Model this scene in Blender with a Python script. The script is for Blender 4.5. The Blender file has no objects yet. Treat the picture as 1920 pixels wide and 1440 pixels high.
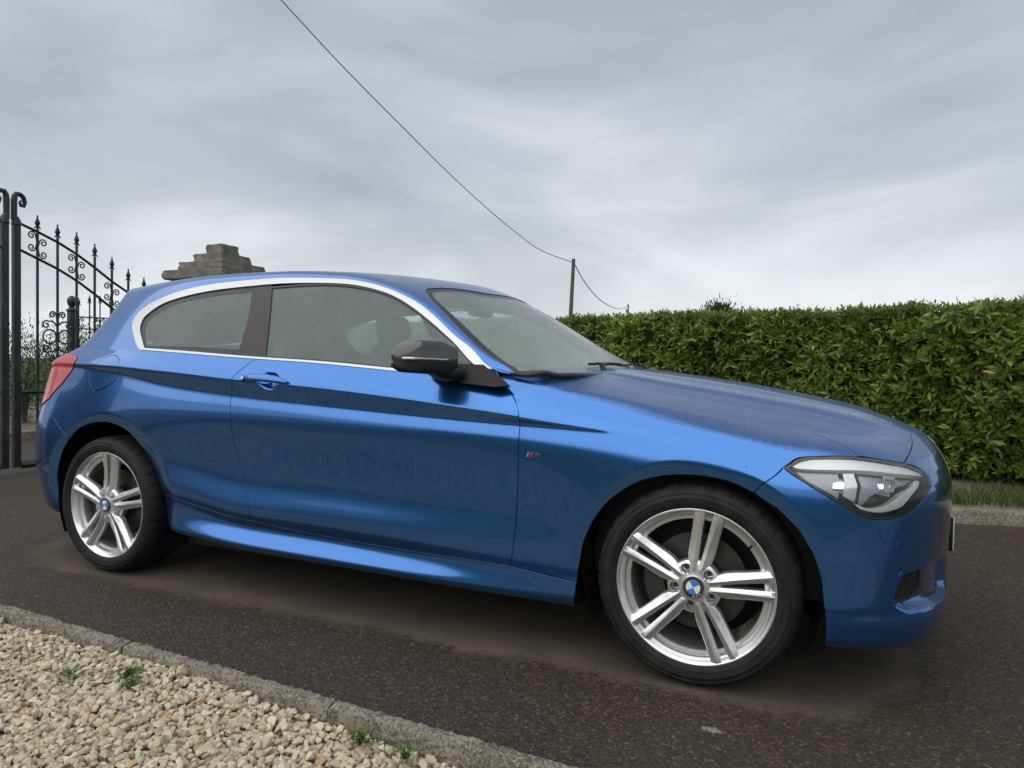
import bpy, bmesh, math, random
import numpy as np
from mathutils import Vector, Matrix
from mathutils.geometry import delaunay_2d_cdt
sc=bpy.context.scene; COL=sc.collection
rnd=random.Random(7); nr_=np.random.default_rng(5)
R=math.radians
# ---------------------------------------------------------------- camera
cd=bpy.data.cameras.new('camera');cam=bpy.data.objects.new('camera',cd);COL.objects.link(cam)
cd.sensor_width=36.0;cd.lens=36.0*1332.03/1920;cd.clip_start=.05;cd.clip_end=3000
cam.matrix_world=Matrix(((0.912186,-0.025744,0.408967,3.06322),(0.409435,0.016569,-0.912189,-3.10023),(0.016707,0.999531,0.025654,0.99702),(0,0,0,1)))
sc.camera=cam
# ---------------------------------------------------------------- world
SUN_EL,SUN_AZ=R(55),R(205)
w=bpy.data.worlds.new('World');sc.world=w;w.use_nodes=True
nt=w.node_tree;nt.nodes.clear()
class NB:
    """small node-graph helper"""
    def __init__(s,nt): s.nt=nt
    def n(s,t,**k):
        x=s.nt.nodes.new(t)
        for a,b in k.items():
            if a.startswith('_'): setattr(x,a[1:],b)
            else:
                i=x.inputs[int(a[1:])] if a[0]=='i' and a[1:].isdigit() else x.inputs[a.replace('__',' ')]
                if isinstance(b,bpy.types.NodeSocket): s.nt.links.new(b,i)
                else: i.default_value=b
        return x
    def math(s,op,a,b=0.,c=0.,clamp=False):
        x=s.nt.nodes.new('ShaderNodeMath');x.operation=op;x.use_clamp=clamp
        for i,v in enumerate((a,b,c)):
            if isinstance(v,bpy.types.NodeSocket): s.nt.links.new(v,x.inputs[i])
            else: x.inputs[i].default_value=v
        return x.outputs[0]
    def ramp(s,f,stops,interp='LINEAR'):
        x=s.nt.nodes.new('ShaderNodeValToRGB');x.color_ramp.interpolation=interp
        e=x.color_ramp.elements
        while len(e)<len(stops): e.new(.5)
        for q,(p,c) in zip(e,stops): q.position=p;q.color=(*c,1) if len(c)==3 else c
        s.nt.links.new(f,x.inputs[0]);return x.outputs[0]
    def mix(s,f,a,b,mode='MIX'):
        x=s.nt.nodes.new('ShaderNodeMix');x.data_type='RGBA';x.blend_type=mode
        for i,v in ((0,f),(6,a),(7,b)):
            if isinstance(v,bpy.types.NodeSocket): s.nt.links.new(v,x.inputs[i])
            else: x.inputs[i].default_value=v if i==0 else ((*v,1) if len(v)==3 else v)
        return x.outputs[2]
    def maprange(s,v,a,b,c=0.,d=1.,smooth=True):
        x=s.nt.nodes.new('ShaderNodeMapRange');x.interpolation_type='SMOOTHSTEP' if smooth else 'LINEAR'
        s.nt.links.new(v,x.inputs[0])
        for i,q in enumerate((a,b,c,d)): x.inputs[i+1].default_value=q
        return x.outputs[0]
    def noise(s,vec,scale,detail=4,rough=.5,dist=0.,out=0):
        x=s.n('ShaderNodeTexNoise',Scale=scale,Detail=detail,Roughness=rough,Distortion=dist)
        if vec is not None: s.nt.links.new(vec,x.inputs['Vector'])
        return x.outputs[out]
    def vor(s,vec,scale,feat='F1',out='Distance',rand=1.):
        x=s.n('ShaderNodeTexVoronoi',_feature=feat,Scale=scale,Randomness=rand);s.nt.links.new(vec,x.inputs['Vector'])
        return x.outputs[out]
    def link(s,a,b): s.nt.links.new(a,b)
g=NB(nt)
sky=g.n('ShaderNodeTexSky',_sky_type='NISHITA',_sun_disc=False,_sun_elevation=SUN_EL,_sun_rotation=SUN_AZ,_air_density=1.5,_dust_density=3.)
bg0=g.n('ShaderNodeBackground',Color=sky.outputs[0],Strength=.10)
tc=g.n('ShaderNodeTexCoord')
sep=g.n('ShaderNodeSeparateXYZ',Vector=tc.outputs['Generated'])
zz=g.math('ADD',g.math('MAXIMUM',sep.outputs[2],0.),.34)
cx=g.math('DIVIDE',sep.outputs[0],zz);cy=g.math('DIVIDE',sep.outputs[1],zz)
cmb=g.n('ShaderNodeCombineXYZ',X=cx,Y=cy,Z=0.)
dirv=g.n('ShaderNodeCombineXYZ',X=sep.outputs[0],Y=sep.outputs[1],Z=g.math('MULTIPLY',sep.outputs[2],2.1)).outputs[0]
mp=g.n('ShaderNodeMapping',Vector=dirv,Rotation=(R(-16),R(14),0),Scale=(1,1,1.5),Location=(1.7,.35,.4))
n1=g.noise(mp.outputs[0],2.1,8,.52,.45)
mp2=g.n('ShaderNodeMapping',Vector=dirv,Rotation=(R(-10),R(20),0),Scale=(1,1,1.2),Location=(4.2,2.3,.9))
n2=g.noise(mp2.outputs[0],1.1,4,.5,.4)
v=g.math('ADD',g.math('MULTIPLY',n1,.6),g.math('MULTIPLY',n2,.4))
hz_=g.maprange(sep.outputs[2],.02,.27,1.,0.)
v=g.math('ADD',g.math('ADD',g.math('MULTIPLY',g.math('SUBTRACT',v,.5),.70),.462),g.math('MULTIPLY',hz_,.15))
ccol=g.ramp(v,[(.33,(.225,.262,.295)),(.44,(.305,.345,.380)),(.53,(.395,.435,.468)),(.63,(.565,.60,.63)),(.74,(.74,.77,.79))])
bg1=g.n('ShaderNodeBackground',Color=ccol,Strength=1.0)
mx=g.n('ShaderNodeMixShader',Fac=.94)
nt.links.new(bg0.outputs[0],mx.inputs[1]);nt.links.new(bg1.outputs[0],mx.inputs[2])
out=g.n('ShaderNodeOutputWorld');nt.links.new(mx.outputs[0],out.inputs[0])
# ---------------------------------------------------------------- sun (weak, overcast)
sl=bpy.data.lights.new('sun','SUN');sl.energy=1.5;sl.angle=R(100);sl.color=(1,.96,.9)
so=bpy.data.objects.new('sun',sl);COL.objects.link(so)
sd=Vector((math.sin(SUN_AZ)*math.cos(SUN_EL),math.cos(SUN_AZ)*math.cos(SUN_EL),math.sin(SUN_EL)))
so.rotation_euler=sd.to_track_quat('Z','Y').to_euler();so.location=(0,-6,20)
sc.view_settings.view_transform='Standard';sc.view_settings.look='None';sc.view_settings.exposure=0.54;sc.view_settings.gamma=1
sc.view_settings.use_curve_mapping=False
# ---------------------------------------------------------------- materials
MATS={}
def mat(name,col=(.5,.5,.5),rough=.5,metal=0.,fn=None,spec=.5,coat=0.,coatr=.03,**kw):
    m=bpy.data.materials.new(name);m.use_nodes=True;t=m.node_tree;b=t.nodes['Principled BSDF']
    b.inputs['Base Color'].default_value=(*col,1);b.inputs['Roughness'].default_value=rough;b.inputs['Metallic'].default_value=metal
    b.inputs['Specular IOR Level'].default_value=spec
    if coat: b.inputs['Coat Weight'].default_value=coat;b.inputs['Coat Roughness'].default_value=coatr
    if fn: fn(NB(t),b,t)
    MATS[name]=m;return m
def objco(g): return g.n('ShaderNodeTexCoord').outputs['Object']
def bump(g,b,h,dist,strength=1.,coat=True,prev=None):
    x=g.n('ShaderNodeBump',Height=h,Distance=dist,Strength=strength)
    if prev is not None: g.link(prev,x.inputs['Normal'])
    g.link(x.outputs[0],b.inputs['Normal'])
    if coat: g.link(x.outputs[0],b.inputs['Coat Normal'])
    return x.outputs[0]
def beads(g,scale,thr=.36):
    """height field of rain beads; dense on level surfaces, sparse on steep ones"""
    co=objco(g)
    wv=g.noise(co,90,2,.5,out=1)
    cw=g.n('ShaderNodeVectorMath',_operation='MULTIPLY_ADD',i0=wv,i1=(.004,.004,.004),i2=co).outputs[0]
    nrm=g.n('ShaderNodeNewGeometry').outputs['Normal'];nz=g.n('ShaderNodeSeparateXYZ',Vector=nrm).outputs[2]
    h=None
    for sc_,t_ in ((scale,thr),(scale*2.3,thr*.9)):
        d=g.vor(cw,sc_);q=g.maprange(d,t_,t_*.35,0.,1.);q=g.math('MULTIPLY',q,1./sc_)
        h=q if h is None else g.math('MAXIMUM',h,q)
    return h,nz,cw
def paint(g,b,t):
    co=objco(g)
    fl=g.vor(co,900.,out='Color')
    flk=g.n('ShaderNodeSeparateColor',Color=fl).outputs[0]
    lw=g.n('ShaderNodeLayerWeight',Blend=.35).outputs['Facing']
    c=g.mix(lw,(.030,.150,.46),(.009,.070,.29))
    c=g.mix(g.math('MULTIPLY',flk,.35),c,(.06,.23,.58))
    g.link(c,b.inputs['Base Color'])
    h,nz,cw=beads(g,230.,.46)
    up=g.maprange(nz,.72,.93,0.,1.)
    side=g.maprange(g.vor(co,26.),.07,.02,0.,.0016)
    n=g.noise(co,7.,3,.5)
    hh=g.math('ADD',g.math('MULTIPLY',h,g.math('MULTIPLY',up,1.0)),g.math('MULTIPLY',side,g.maprange(n,.55,.62,0.,1.)))
    bump(g,b,hh,1.5,1.0)
    wet=g.math('MULTIPLY',up,.22)
    g.link(g.math('ADD',g.math('MULTIPLY',wet,.5),.22),b.inputs['Roughness'])
    g.link(g.math('ADD',g.math('MULTIPLY',up,.05),.035),b.inputs['Coat Roughness'])
    c2=g.mix(g.math('MULTIPLY',up,.30),c,(.13,.19,.42));g.link(c2,b.inputs['Base Color'])  # upward faces greyed: sky reflected in the rain beads, put into the base colour
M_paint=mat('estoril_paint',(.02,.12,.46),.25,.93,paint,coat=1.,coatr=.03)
M_blk=mat('black_plastic',(.007,.007,.008),.5,spec=.3)
def satin(g,b,t):
    bump(g,b,g.noise(objco(g),400,2),.0006,.5,False)
M_trim=mat('satin_black',(.02,.02,.023),.35,fn=satin)
M_gloss=mat('gloss_black_cap',(.032,.029,.036),.16,coat=1.)
M_chrome=mat('satin_chrome',(.50,.51,.53),.22,1.0)
M_mirror=mat('mirror_silver',(.85,.86,.88),.05,1.0)
def alloy(g,b,t):
    co=objco(g);n=g.noise(co,60,3);g.link(g.mix(g.maprange(n,.4,.75),(.74,.745,.75),(.66,.66,.655)),b.inputs['Base Color'])
M_alloy=mat('silver_alloy',(.56,.57,.58),.30,.85,alloy,coat=.5,coatr=.08)
def rubber(g,b,t):
    co=objco(g);n=g.noise(co,14,5,.6);g.link(g.mix(g.maprange(n,.35,.75),(.008,.008,.0085),(.022,.021,.020)),b.inputs['Base Color'])
    g.link(g.math('ADD',g.math('MULTIPLY',n,.3),.50),b.inputs['Roughness']);bump(g,b,g.noise(co,260,3),.0008,.5,False)
M_rubber=mat('tyre_rubber',(.02,.02,.02),.6,fn=rubber,spec=.3)
M_letter=mat('raised_rubber_lettering',(.030,.030,.030),.5)
def disc(g,b,t):
    co=objco(g);g.link(g.mix(g.noise(co,30,4),(.10,.095,.09),(.05,.042,.036)),b.inputs['Base Color'])
M_disc=mat('brake_iron',(.2,.2,.2),.45,.8,disc)
def glassm(name,tint,film,thr,fog=(.62,.68,.67)):
    m=bpy.data.materials.new(name);m.use_nodes=True;t=m.node_tree;t.nodes.clear();g=NB(t)
    co=objco(g)
    h,nz,cw=beads(g,190.,.42)
    mpv=g.n('ShaderNodeMapping',Vector=co,Scale=(1,1,.16)).outputs[0]
    streak=g.noise(mpv,150,3,.6)
    side=g.math('MULTIPLY',g.maprange(streak,.45,.7),.0006)
    up=g.maprange(nz,.15,.5,0.04,1.)
    hh=g.math('ADD',g.math('MULTIPLY',h,up),side)
    bp=g.n('ShaderNodeBump',Height=hh,Distance=.5,Strength=thr).outputs[0]
    tr=g.n('ShaderNodeBsdfTransparent',Color=(*tint,1))
    gl=g.n('ShaderNodeBsdfGlossy',Color=(1,1,1,1),Roughness=.03,Normal=bp)
    d0=g.n('ShaderNodeBsdfDiffuse',Color=(*fog,1));d1=g.n('ShaderNodeBsdfTranslucent',Color=(.78,.95,.90,1));df=g.n('ShaderNodeMixShader',Fac=.6);g.link(d0.outputs[0],df.inputs[1]);g.link(d1.outputs[0],df.inputs[2])
    fr=g.n('ShaderNodeFresnel',IOR=1.5,Normal=bp)
    ff=g.math('MULTIPLY',g.maprange(g.noise(co,5,4,.6),.25,.75,.85,1.12),film)
    m1=g.n('ShaderNodeMixShader',Fac=ff);g.link(tr.outputs[0],m1.inputs[1]);g.link(df.outputs[0],m1.inputs[2])
    m2=g.n('ShaderNodeMixShader',Fac=fr.outputs[0]);g.link(m1.outputs[0],m2.inputs[1]);g.link(gl.outputs[0],m2.inputs[2])
    o=g.n('ShaderNodeOutputMaterial');g.link(m2.outputs[0],o.inputs[0]);MATS[name]=m;return m
M_glass=glassm('side_glass',(.86,.98,.95),.34,.30,(.56,.77,.76))
M_ws=glassm('windscreen_glass',(.90,.98,.95),.44,.6,(.70,.84,.79))
M_lens=glassm('lamp_lens',(.93,.94,.95),.035,.7)
def drops_on(g,b,t):
    h,nz,cw=beads(g,260.,.36);bump(g,b,h,.3,.35)
M_frit=mat('black_glass_border',(.028,.025,.032),.22,spec=.4,fn=drops_on)
def tail(g,b,t):
    co=objco(g);z=g.n('ShaderNodeSeparateXYZ',Vector=co).outputs[2]
    s=g.math('SINE',g.math('MULTIPLY',z,520.));g.link(g.mix(g.maprange(s,-.3,.6),(.46,.010,.018),(.52,.03,.035)),b.inputs['Base Color'])
M_tail=mat('red_lamp_plastic',(.5,.01,.02),.12,coat=1.,fn=tail)
M_lampbar=mat('lamp_light_guide',(.96,.97,.98),.35,.25)
M_lampgrey=mat('lamp_grey_shroud',(.36,.37,.39),.33,.6)
M_lampdark=mat('lamp_dark_chamber',(.09,.09,.095),.35,.5)
M_white=mat('white_enamel',(.8,.8,.8),.2,coat=1.)
M_bluee=mat('roundel_blue',(.03,.20,.62),.2,coat=1.)
M_red=mat('badge_red',(.6,.03,.03),.25,coat=1.)
M_navy=mat('badge_navy',(.02,.03,.2),.25,coat=1.)
M_lblue=mat('badge_light_blue',(.12,.35,.75),.25,coat=1.)
M_plate=mat('number_plate_white',(.75,.75,.72),.3)
M_seat=mat('seat_cloth',(.05,.052,.055),.8)
M_dash=mat('dashboard_vinyl',(.03,.03,.032),.6)
def iron(g,b,t):
    co=objco(g);n=g.noise(co,9,5,.6);g.link(g.mix(g.maprange(n,.4,.7),(.020,.024,.027),(.045,.048,.050)),b.inputs['Base Color'])
    bump(g,b,g.noise(co,120,3),.001,.4,False)
M_iron=mat('black_painted_iron',(.02,.022,.024),.42,.1,iron)
def stone(g,b,t):
    co=objco(g);n=g.noise(co,7,7,.65);n2=g.noise(co,40,4,.7)
    c=g.ramp(n,[(.3,(.10,.094,.082)),(.5,(.19,.174,.15)),(.68,(.29,.265,.22)),(.8,(.38,.36,.31))])
    c=g.mix(g.maprange(n2,.58,.72),c,(.30,.29,.25));g.link(c,b.inputs['Base Color'])
    bump(g,b,g.math('ADD',n,g.math('MULTIPLY',n2,.4)),.03,.7,False)
M_stone=mat('weathered_stone',(.12,.11,.1),.9,fn=stone)
def asphalt(g,b,t):
    co=objco(g);sp=g.n('ShaderNodeSeparateXYZ',Vector=co);x=sp.outputs[0];y=sp.outputs[1]
    v=g.vor(co,140.,out='Color');r=g.n('ShaderNodeSeparateColor',Color=v)
    d=g.vor(co,140.);fine=g.noise(co,330,3,.7);big=g.noise(co,.9,5,.55)
    c=g.ramp(r.outputs[0],[(0,(.014,.012,.010)),(.45,(.032,.026,.020)),(.75,(.058,.046,.034)),(.92,(.095,.078,.058)),(1,(.19,.165,.13))])
    c=g.mix(1.,c,(1.55,1.38,1.2),'MULTIPLY');c=g.mix(g.math('MULTIPLY',g.maprange(r.outputs[1],.82,.86),.35),c,(.13,.07,.045))
    c=g.mix(g.maprange(fine,.35,.65),c,(.038,.031,.025))
    # dry patch the car kept the rain off (rounded outline)
    wob=g.math('MULTIPLY',g.math('SUBTRACT',g.noise(co,1.7,4,.6),.5),.34)
    wf=g.math('MULTIPLY',g.math('SUBTRACT',g.noise(co,26,4,.7),.5),.16)
    dx=g.math('MAXIMUM',g.math('SUBTRACT',g.math('ABSOLUTE',g.math('SUBTRACT',x,1.28)),1.62),0.)
    dy=g.math('MAXIMUM',g.math('SUBTRACT',g.math('ABSOLUTE',g.math('SUBTRACT',y,.1)),.56),0.)
    dd=g.math('SQRT',g.math('ADD',g.math('MULTIPLY',dx,dx),g.math('MULTIPLY',dy,dy)))
    dd=g.math('ADD',dd,g.math('ADD',wob,wf))
    dry=g.maprange(dd,.50,.40,0.,1.)
    cd_=g.mix(g.maprange(fine,.3,.7),(.155,.125,.096),(.115,.094,.073))
    cd_=g.mix(g.maprange(g.noise(co,2.3,4,.6),.35,.7,0,.6),cd_,(.05,.043,.036))
    c=g.mix(g.math('MULTIPLY',dry,.78),c,cd_)
    c=g.mix(g.maprange(big,.35,.75,0.,.30),c,(.062,.052,.043))
    g.link(c,b.inputs['Base Color'])
    g.link(g.math('ADD',g.math('MULTIPLY',dry,.30),g.maprange(big,.3,.7,.50,.62)),b.inputs['Roughness'])
    h=g.math('ADD',g.math('MULTIPLY',g.maprange(d,.0,.6,1.,0.),1.),g.math('MULTIPLY',fine,.5))
    st=g.math('SUBTRACT',1.,g.math('MULTIPLY',dry,.6))
    x_=g.n('ShaderNodeBump',Height=h,Distance=.004,Strength=st);g.link(x_.outputs[0],b.inputs['Normal'])
M_asph=mat('wet_asphalt',(.03,.03,.03),.6,fn=asphalt,spec=.22)
def conc(g,b,t):
    co=objco(g);n=g.noise(co,9,6,.65);v=g.vor(co,150.,out='Color');r=g.n('ShaderNodeSeparateColor',Color=v).outputs[0]
    c=g.ramp(n,[(.3,(.17,.150,.108)),(.55,(.28,.25,.19)),(.75,(.40,.365,.29))])
    c=g.mix(g.math('MULTIPLY',g.maprange(r,.70,.78),.6),c,(.05,.048,.04));st_=g.noise(co,3.2,6,.7);c=g.mix(g.maprange(st_,.50,.70,0,.45),c,(.085,.077,.055));c=g.mix(g.maprange(g.noise(co,1.1,3,.5),.6,.75,0,.2),c,(.10,.11,.05))
    c=g.mix(g.math('MULTIPLY',g.maprange(r,.18,.12),.7),c,(.42,.39,.33))
    g.link(c,b.inputs['Base Color']);bump(g,b,g.math('ADD',g.noise(co,70,5,.75),g.math('MULTIPLY',r,.5)),.012,1.0,False)
M_conc=mat('exposed_aggregate_concrete',(.2,.19,.16),.85,fn=conc)
def pebble(g,b,t):
    ri=g.n('ShaderNodeNewGeometry').outputs['Random Per Island']
    c=g.ramp(ri,[(0,(.46,.39,.265)),(.3,(.54,.47,.335)),(.55,(.62,.55,.41)),(.75,(.44,.38,.265)),(.84,(.50,.33,.17)),(.90,(.30,.28,.24)),(1,(.68,.61,.50))])
    co=objco(g);n=g.noise(co,60,4,.6);c=g.mix(g.maprange(n,.4,.75,0,.5),c,(.36,.30,.22))
    g.link(c,b.inputs['Base Color']);bump(g,b,g.noise(co,150,3),.002,.6,False)
M_peb=mat('beige_limestone_chips',(.5,.45,.36),.75,fn=pebble)
def soil(g,b,t):
    co=objco(g);n=g.noise(co,14,6,.7);g.link(g.ramp(n,[(.3,(.09,.072,.05)),(.6,(.20,.165,.12)),(.8,(.32,.27,.20))]),b.inputs['Base Color']);bump(g,b,n,.02,.8,False)
M_soil=mat('gravelly_soil',(.1,.08,.06),.95,fn=soil)
def field(g,b,t):
    co=objco(g);n=g.noise(co,.35,6,.6);n2=g.noise(co,20,4,.7);c=g.ramp(n,[(.3,(.030,.050,.014)),(.6,(.055,.085,.022)),(.8,(.09,.10,.04))])
    g.link(g.mix(g.math('MULTIPLY',n2,.4),c,(.02,.03,.01)),b.inputs['Base Color'])
M_field=mat('rough_pasture',(.05,.08,.02),.95,fn=field)
def leafm(name,stops,rough=.38,tr=.25):
    def f(g,b,t):
        ri=g.n('ShaderNodeNewGeometry').outputs['Random Per Island']
        c=g.ramp(ri,stops)
        z=objco(g);n=g.noise(z,1.3,3,.6);c=g.mix(g.maprange(n,.4,.65,0,.45),c,stops[0][1])
        g.link(c,b.inputs['Base Color'])
        b.inputs['Transmission Weight'].default_value=0
        tl=g.n('ShaderNodeBsdfTranslucent',Color=g.mix(.5,c,(.20,.30,.03)))
        ms=g.n('ShaderNodeMixShader',Fac=tr);g.link(b.outputs[0],ms.inputs[1]);g.link(tl.outputs[0],ms.inputs[2])
        g.link(ms.outputs[0],t.nodes['Material Output'].inputs[0])
    return mat(name,(.05,.1,.02),rough,fn=f)
M_leaf=leafm('laurel_leaf',[(0,(.070,.115,.018)),(.35,(.125,.198,.026)),(.65,(.180,.270,.036)),(.88,(.24,.33,.052)),(.975,(.14,.21,.04)),(.99,(.34,.26,.04)),(1,(.48,.30,.04))])
M_tipleaf=leafm('young_laurel_leaf',[(0,(.08,.12,.022)),(.5,(.15,.19,.035)),(.8,(.21,.22,.055)),(1,(.26,.20,.08))])
M_bush=leafm('shrub_leaf',[(0,(.010,.020,.007)),(.5,(.022,.045,.012)),(.85,(.05,.085,.02)),(1,(.09,.13,.03))],.5)
M_core=mat('hedge_inner_twigs',(.018,.026,.009),.95)
M_grass=leafm('grass_blade',[(0,(.035,.06,.015)),(.5,(.055,.10,.02)),(.85,(.09,.13,.03)),(1,(.20,.17,.08))],.6,.3)
M_moss=leafm('small_weed',[(0,(.04,.09,.012)),(.5,(.08,.15,.02)),(1,(.22,.24,.04))],.6,.3)
M_wood=mat('creosoted_wood',(.10,.085,.07),.9,fn=lambda g,b,t:g.link(g.ramp(g.noise(g.n('ShaderNodeMapping',Vector=objco(g),Scale=(6,6,.3)).outputs[0],8,5),[(.3,(.07,.06,.05)),(.7,(.16,.145,.125))]),b.inputs['Base Color']))
M_wire=mat('overhead_cable',(.03,.03,.032),.6)
# ---------------------------------------------------------------- object helpers
def link(name,me,m=None,parent=None,**tags):
    o=bpy.data.objects.new(name,me);COL.objects.link(o)
    if m is not None and me is not None:
        for q in (m if isinstance(m,(list,tuple)) else [m]): me.materials.append(q)
    if parent is not None: o.parent=parent
    for k,v in tags.items(): o[k]=v
    return o
def empty(name,loc,label,cat,group=None):
    o=bpy.data.objects.new(name,None);COL.objects.link(o);o.location=loc;o['label']=label;o['category']=cat
    if group:o['group']=group
    return o
class MB:
    def __init__(s): s.v=[];s.f=[];s.mi=[];s.k=0
    def add(s,v,f,mi=0):
        b=len(s.v);s.v+= [tuple(map(float,x)) for x in v];s.f+=[tuple(b+i for i in q) for q in f];s.mi+=[mi]*len(f)
    def box(s,a,b,mi=0,M=None):
        x0,y0,z0=a;x1,y1,z1=b
        v=[(x0,y0,z0),(x1,y0,z0),(x1,y1,z0),(x0,y1,z0),(x0,y0,z1),(x1,y0,z1),(x1,y1,z1),(x0,y1,z1)]
        if M is not None: v=[tuple(M@Vector(p)) for p in v]
        s.add(v,[(3,2,1,0),(4,5,6,7),(0,1,5,4),(1,2,6,5),(2,3,7,6),(3,0,4,7)],mi)
    def tube(s,pts,r,n=8,cap=True,mi=0,flat=None):
        pts=[Vector(p) for p in pts];N=len(pts);rs=r if isinstance(r,(list,tuple,np.ndarray)) else [r]*N
        up=Vector((0,0,1));rings=[];prev=None
        for i,p in enumerate(pts):
            t=(pts[min(i+1,N-1)]-pts[max(i-1,0)]).normalized()
            if prev is None:
                a=up if abs(t.z)<.95 else Vector((1,0,0));e1=t.cross(a).normalized()
            else: e1=(prev-t*prev.dot(t)).normalized()
            prev=e1;e2=t.cross(e1)
            rings.append([p+(e1*math.cos(2*math.pi*k/n)+e2*math.sin(2*math.pi*k/n))*rs[i] for k in range(n)])
        v=[q for ri in rings for q in ri];f=[]
        for i in range(N-1):
            for k in range(n): f.append((i*n+k,i*n+(k+1)%n,(i+1)*n+(k+1)%n,(i+1)*n+k))
        if cap: f.append(tuple(range(n-1,-1,-1)));f.append(tuple((N-1)*n+k for k in range(n)))
        s.add(v,f,mi)
    def lathe(s,prof,n=64,axis='y',mi=0,centre=(0,0,0),closed=False):
        """prof: (radius, along)"""
        v=[];f=[];m=len(prof)
        for k in range(n):
            a=2*math.pi*k/n
            for r,h in prof:
                p=(r*math.cos(a),h,r*math.sin(a)) if axis=='y' else (r*math.cos(a),r*math.sin(a),h) if axis=='z' else (h,r*math.cos(a),r*math.sin(a))
                v.append((p[0]+centre[0],p[1]+centre[1],p[2]+centre[2]))
        for k in range(n):
            for j in range(m-1 if not closed else m):
                a=k*m+j;b=k*m+(j+1)%m;c=((k+1)%n)*m+(j+1)%m;d=((k+1)%n)*m+j
                f.append((a,d,c,b))
        s.add(v,f,mi)
    def mesh(s,name,smooth=True,bevel=0,ang=40):
        me=bpy.data.meshes.new(name);me.from_pydata(s.v,[],s.f);me.update()
        me.polygons.foreach_set('material_index',s.mi)
        if bevel or True:
            bm=bmesh.new();bm.from_mesh(me);bmesh.ops.remove_doubles(bm,verts=bm.verts,dist=1e-6)
            if bevel:
                ed=[e for e in bm.edges if len(e.link_faces)==2 and e.calc_face_angle(0)>R(30)]
                bmesh.ops.bevel(bm,geom=ed,offset=bevel,segments=2,affect='EDGES',profile=.6)
            bmesh.ops.recalc_face_normals(bm,faces=bm.faces);bm.to_mesh(me);bm.free()
        if smooth:
            me.polygons.foreach_set('use_smooth',[True]*len(me.polygons));me.set_sharp_from_angle(angle=R(ang))
        return me
    def obj(s,name,m,parent=None,smooth=True,bevel=0,ang=40,**tags):
        return link(name,s.mesh(name,smooth,bevel,ang),m,parent,**tags)
def pchip(xk,yk,x):
    xk=np.asarray(xk,float);yk=np.asarray(yk,float);x=np.atleast_1d(np.asarray(x,float))
    h=np.diff(xk);d=np.diff(yk)/h
    m=np.zeros(len(xk));m[0]=d[0];m[-1]=d[-1]
    for i in range(1,len(xk)-1):
        if d[i-1]*d[i]>0:
            w1=2*h[i]+h[i-1];w2=h[i]+2*h[i-1]
            m[i]=(w1+w2)/(w1/d[i-1]+w2/d[i])
    i=np.clip(np.searchsorted(xk,x)-1,0,len(h)-1)
    t=(x-xk[i])/h[i]
    lo=x<xk[0];hi=x>xk[-1]
    t2=t*t;t3=t2*t
    y=(2*t3-3*t2+1)*yk[i]+(t3-2*t2+t)*h[i]*m[i]+(-2*t3+3*t2)*yk[i+1]+(t3-t2)*h[i]*m[i+1]
    y=np.where(lo,yk[0]+m[0]*(x-xk[0]),y);y=np.where(hi,yk[-1]+m[-1]*(x-xk[-1]),y)
    return y
class BS:
    """cubic B-spline basis whose control parameters sit near g"""
    def __init__(s,g):
        g=np.asarray(g,float);n=len(g);s.n=n
        k=list(g[2:-2]) if n>4 else []
        s.k=np.array([g[0]]*4+k+[g[-1]]*4); s.a=g[0];s.b=g[-1]
    def basis(s,x):
        x=np.clip(np.atleast_1d(x),s.a,s.b-1e-9);k=s.k
        m=len(k)-1
        N=((x[:,None]>=k[None,:-1])&(x[:,None]<k[None,1:])).astype(float)
        for p in (1,2,3):
            M=np.zeros((len(x),m-p))
            for j in range(m-p):
                a=k[j+p]-k[j];b=k[j+p+1]-k[j+1]
                if a>0:M[:,j]+=(x-k[j])/a*N[:,j]
                if b>0:M[:,j]+=(k[j+p+1]-x)/b*N[:,j+1]
            N=M
        return N
def sst(x): x=np.clip(x,0,1);return x*x*(3-2*x)
XK=[-.45,0,.4,.8,1.2,1.6,2.0,2.3,2.6,2.95]
ZU=[.985,.967,.948,.922,.902,.873,.836,.806,.783,.745]   # upper crease
ZL=[.960,.936,.880,.852,.832,.813,.796,.786,.755,.711]   # lower crease
ZS=[.42,.41,.385,.318,.309,.300,.296,.288,.29,.29]       # door/sill seam
ZB=[1.070,1.052,1.036,1.015,.999,.976,.950,.915,.862,.808] # belt, then fender top
WB=[.725,.800,.830,.832,.832,.830,.815,.770,.730,.655]
def key(a): return lambda X: pchip(XK,a,X)
zu,zl,zs,zb,wb=map(key,(ZU,ZL,ZS,ZB,WB))
def T(*a):
    a=list(a); 
    if len(a)==1:a=a*10
    return key(a)
# rows: (z(X), w(X), front(xf,xc,n,zf), rear(xr,xc,n,zr))
ROWS=[]
def row(z,w,f,r): ROWS.append((z,w,f,r))
F=lambda xf,zf,n=3.1,xc=2.88:(xf,xc,n,zf)
R_=lambda xr,zr,n=2.2,xc=-.40:(xr,xc,n,zr)
row(T(.21,.21,.215,.195,.19,.185,.183,.183,.180,.178),T(.74,.76,.78,.80,.80,.80,.80,.80,.80,.80),F(3.425,0.190,3.2),R_(-.78,.22))
row(T(.215,.215,.218,.198,.192,.187,.185,.185,.184,.182),T(.80,.815,.835,.846,.850,.850,.848,.844,.844,.836),F(3.437,0.196,3.2),R_(-.82,.23))
row(T(.24,.24,.235,.215,.210,.205,.200,.20,.20,.20),T(.825,.84,.850,.860,.863,.863,.860,.856,.856,.850),F(3.443,0.215,3.2),R_(-.835,.25))
row(T(.28,.28,.262,.240,.235,.227,.222,.225,.23,.23),T(.84,.85,.853,.858,.862,.865,.864,.860,.860,.856),F(3.447,0.245,3.2),R_(-.85,.29))
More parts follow.
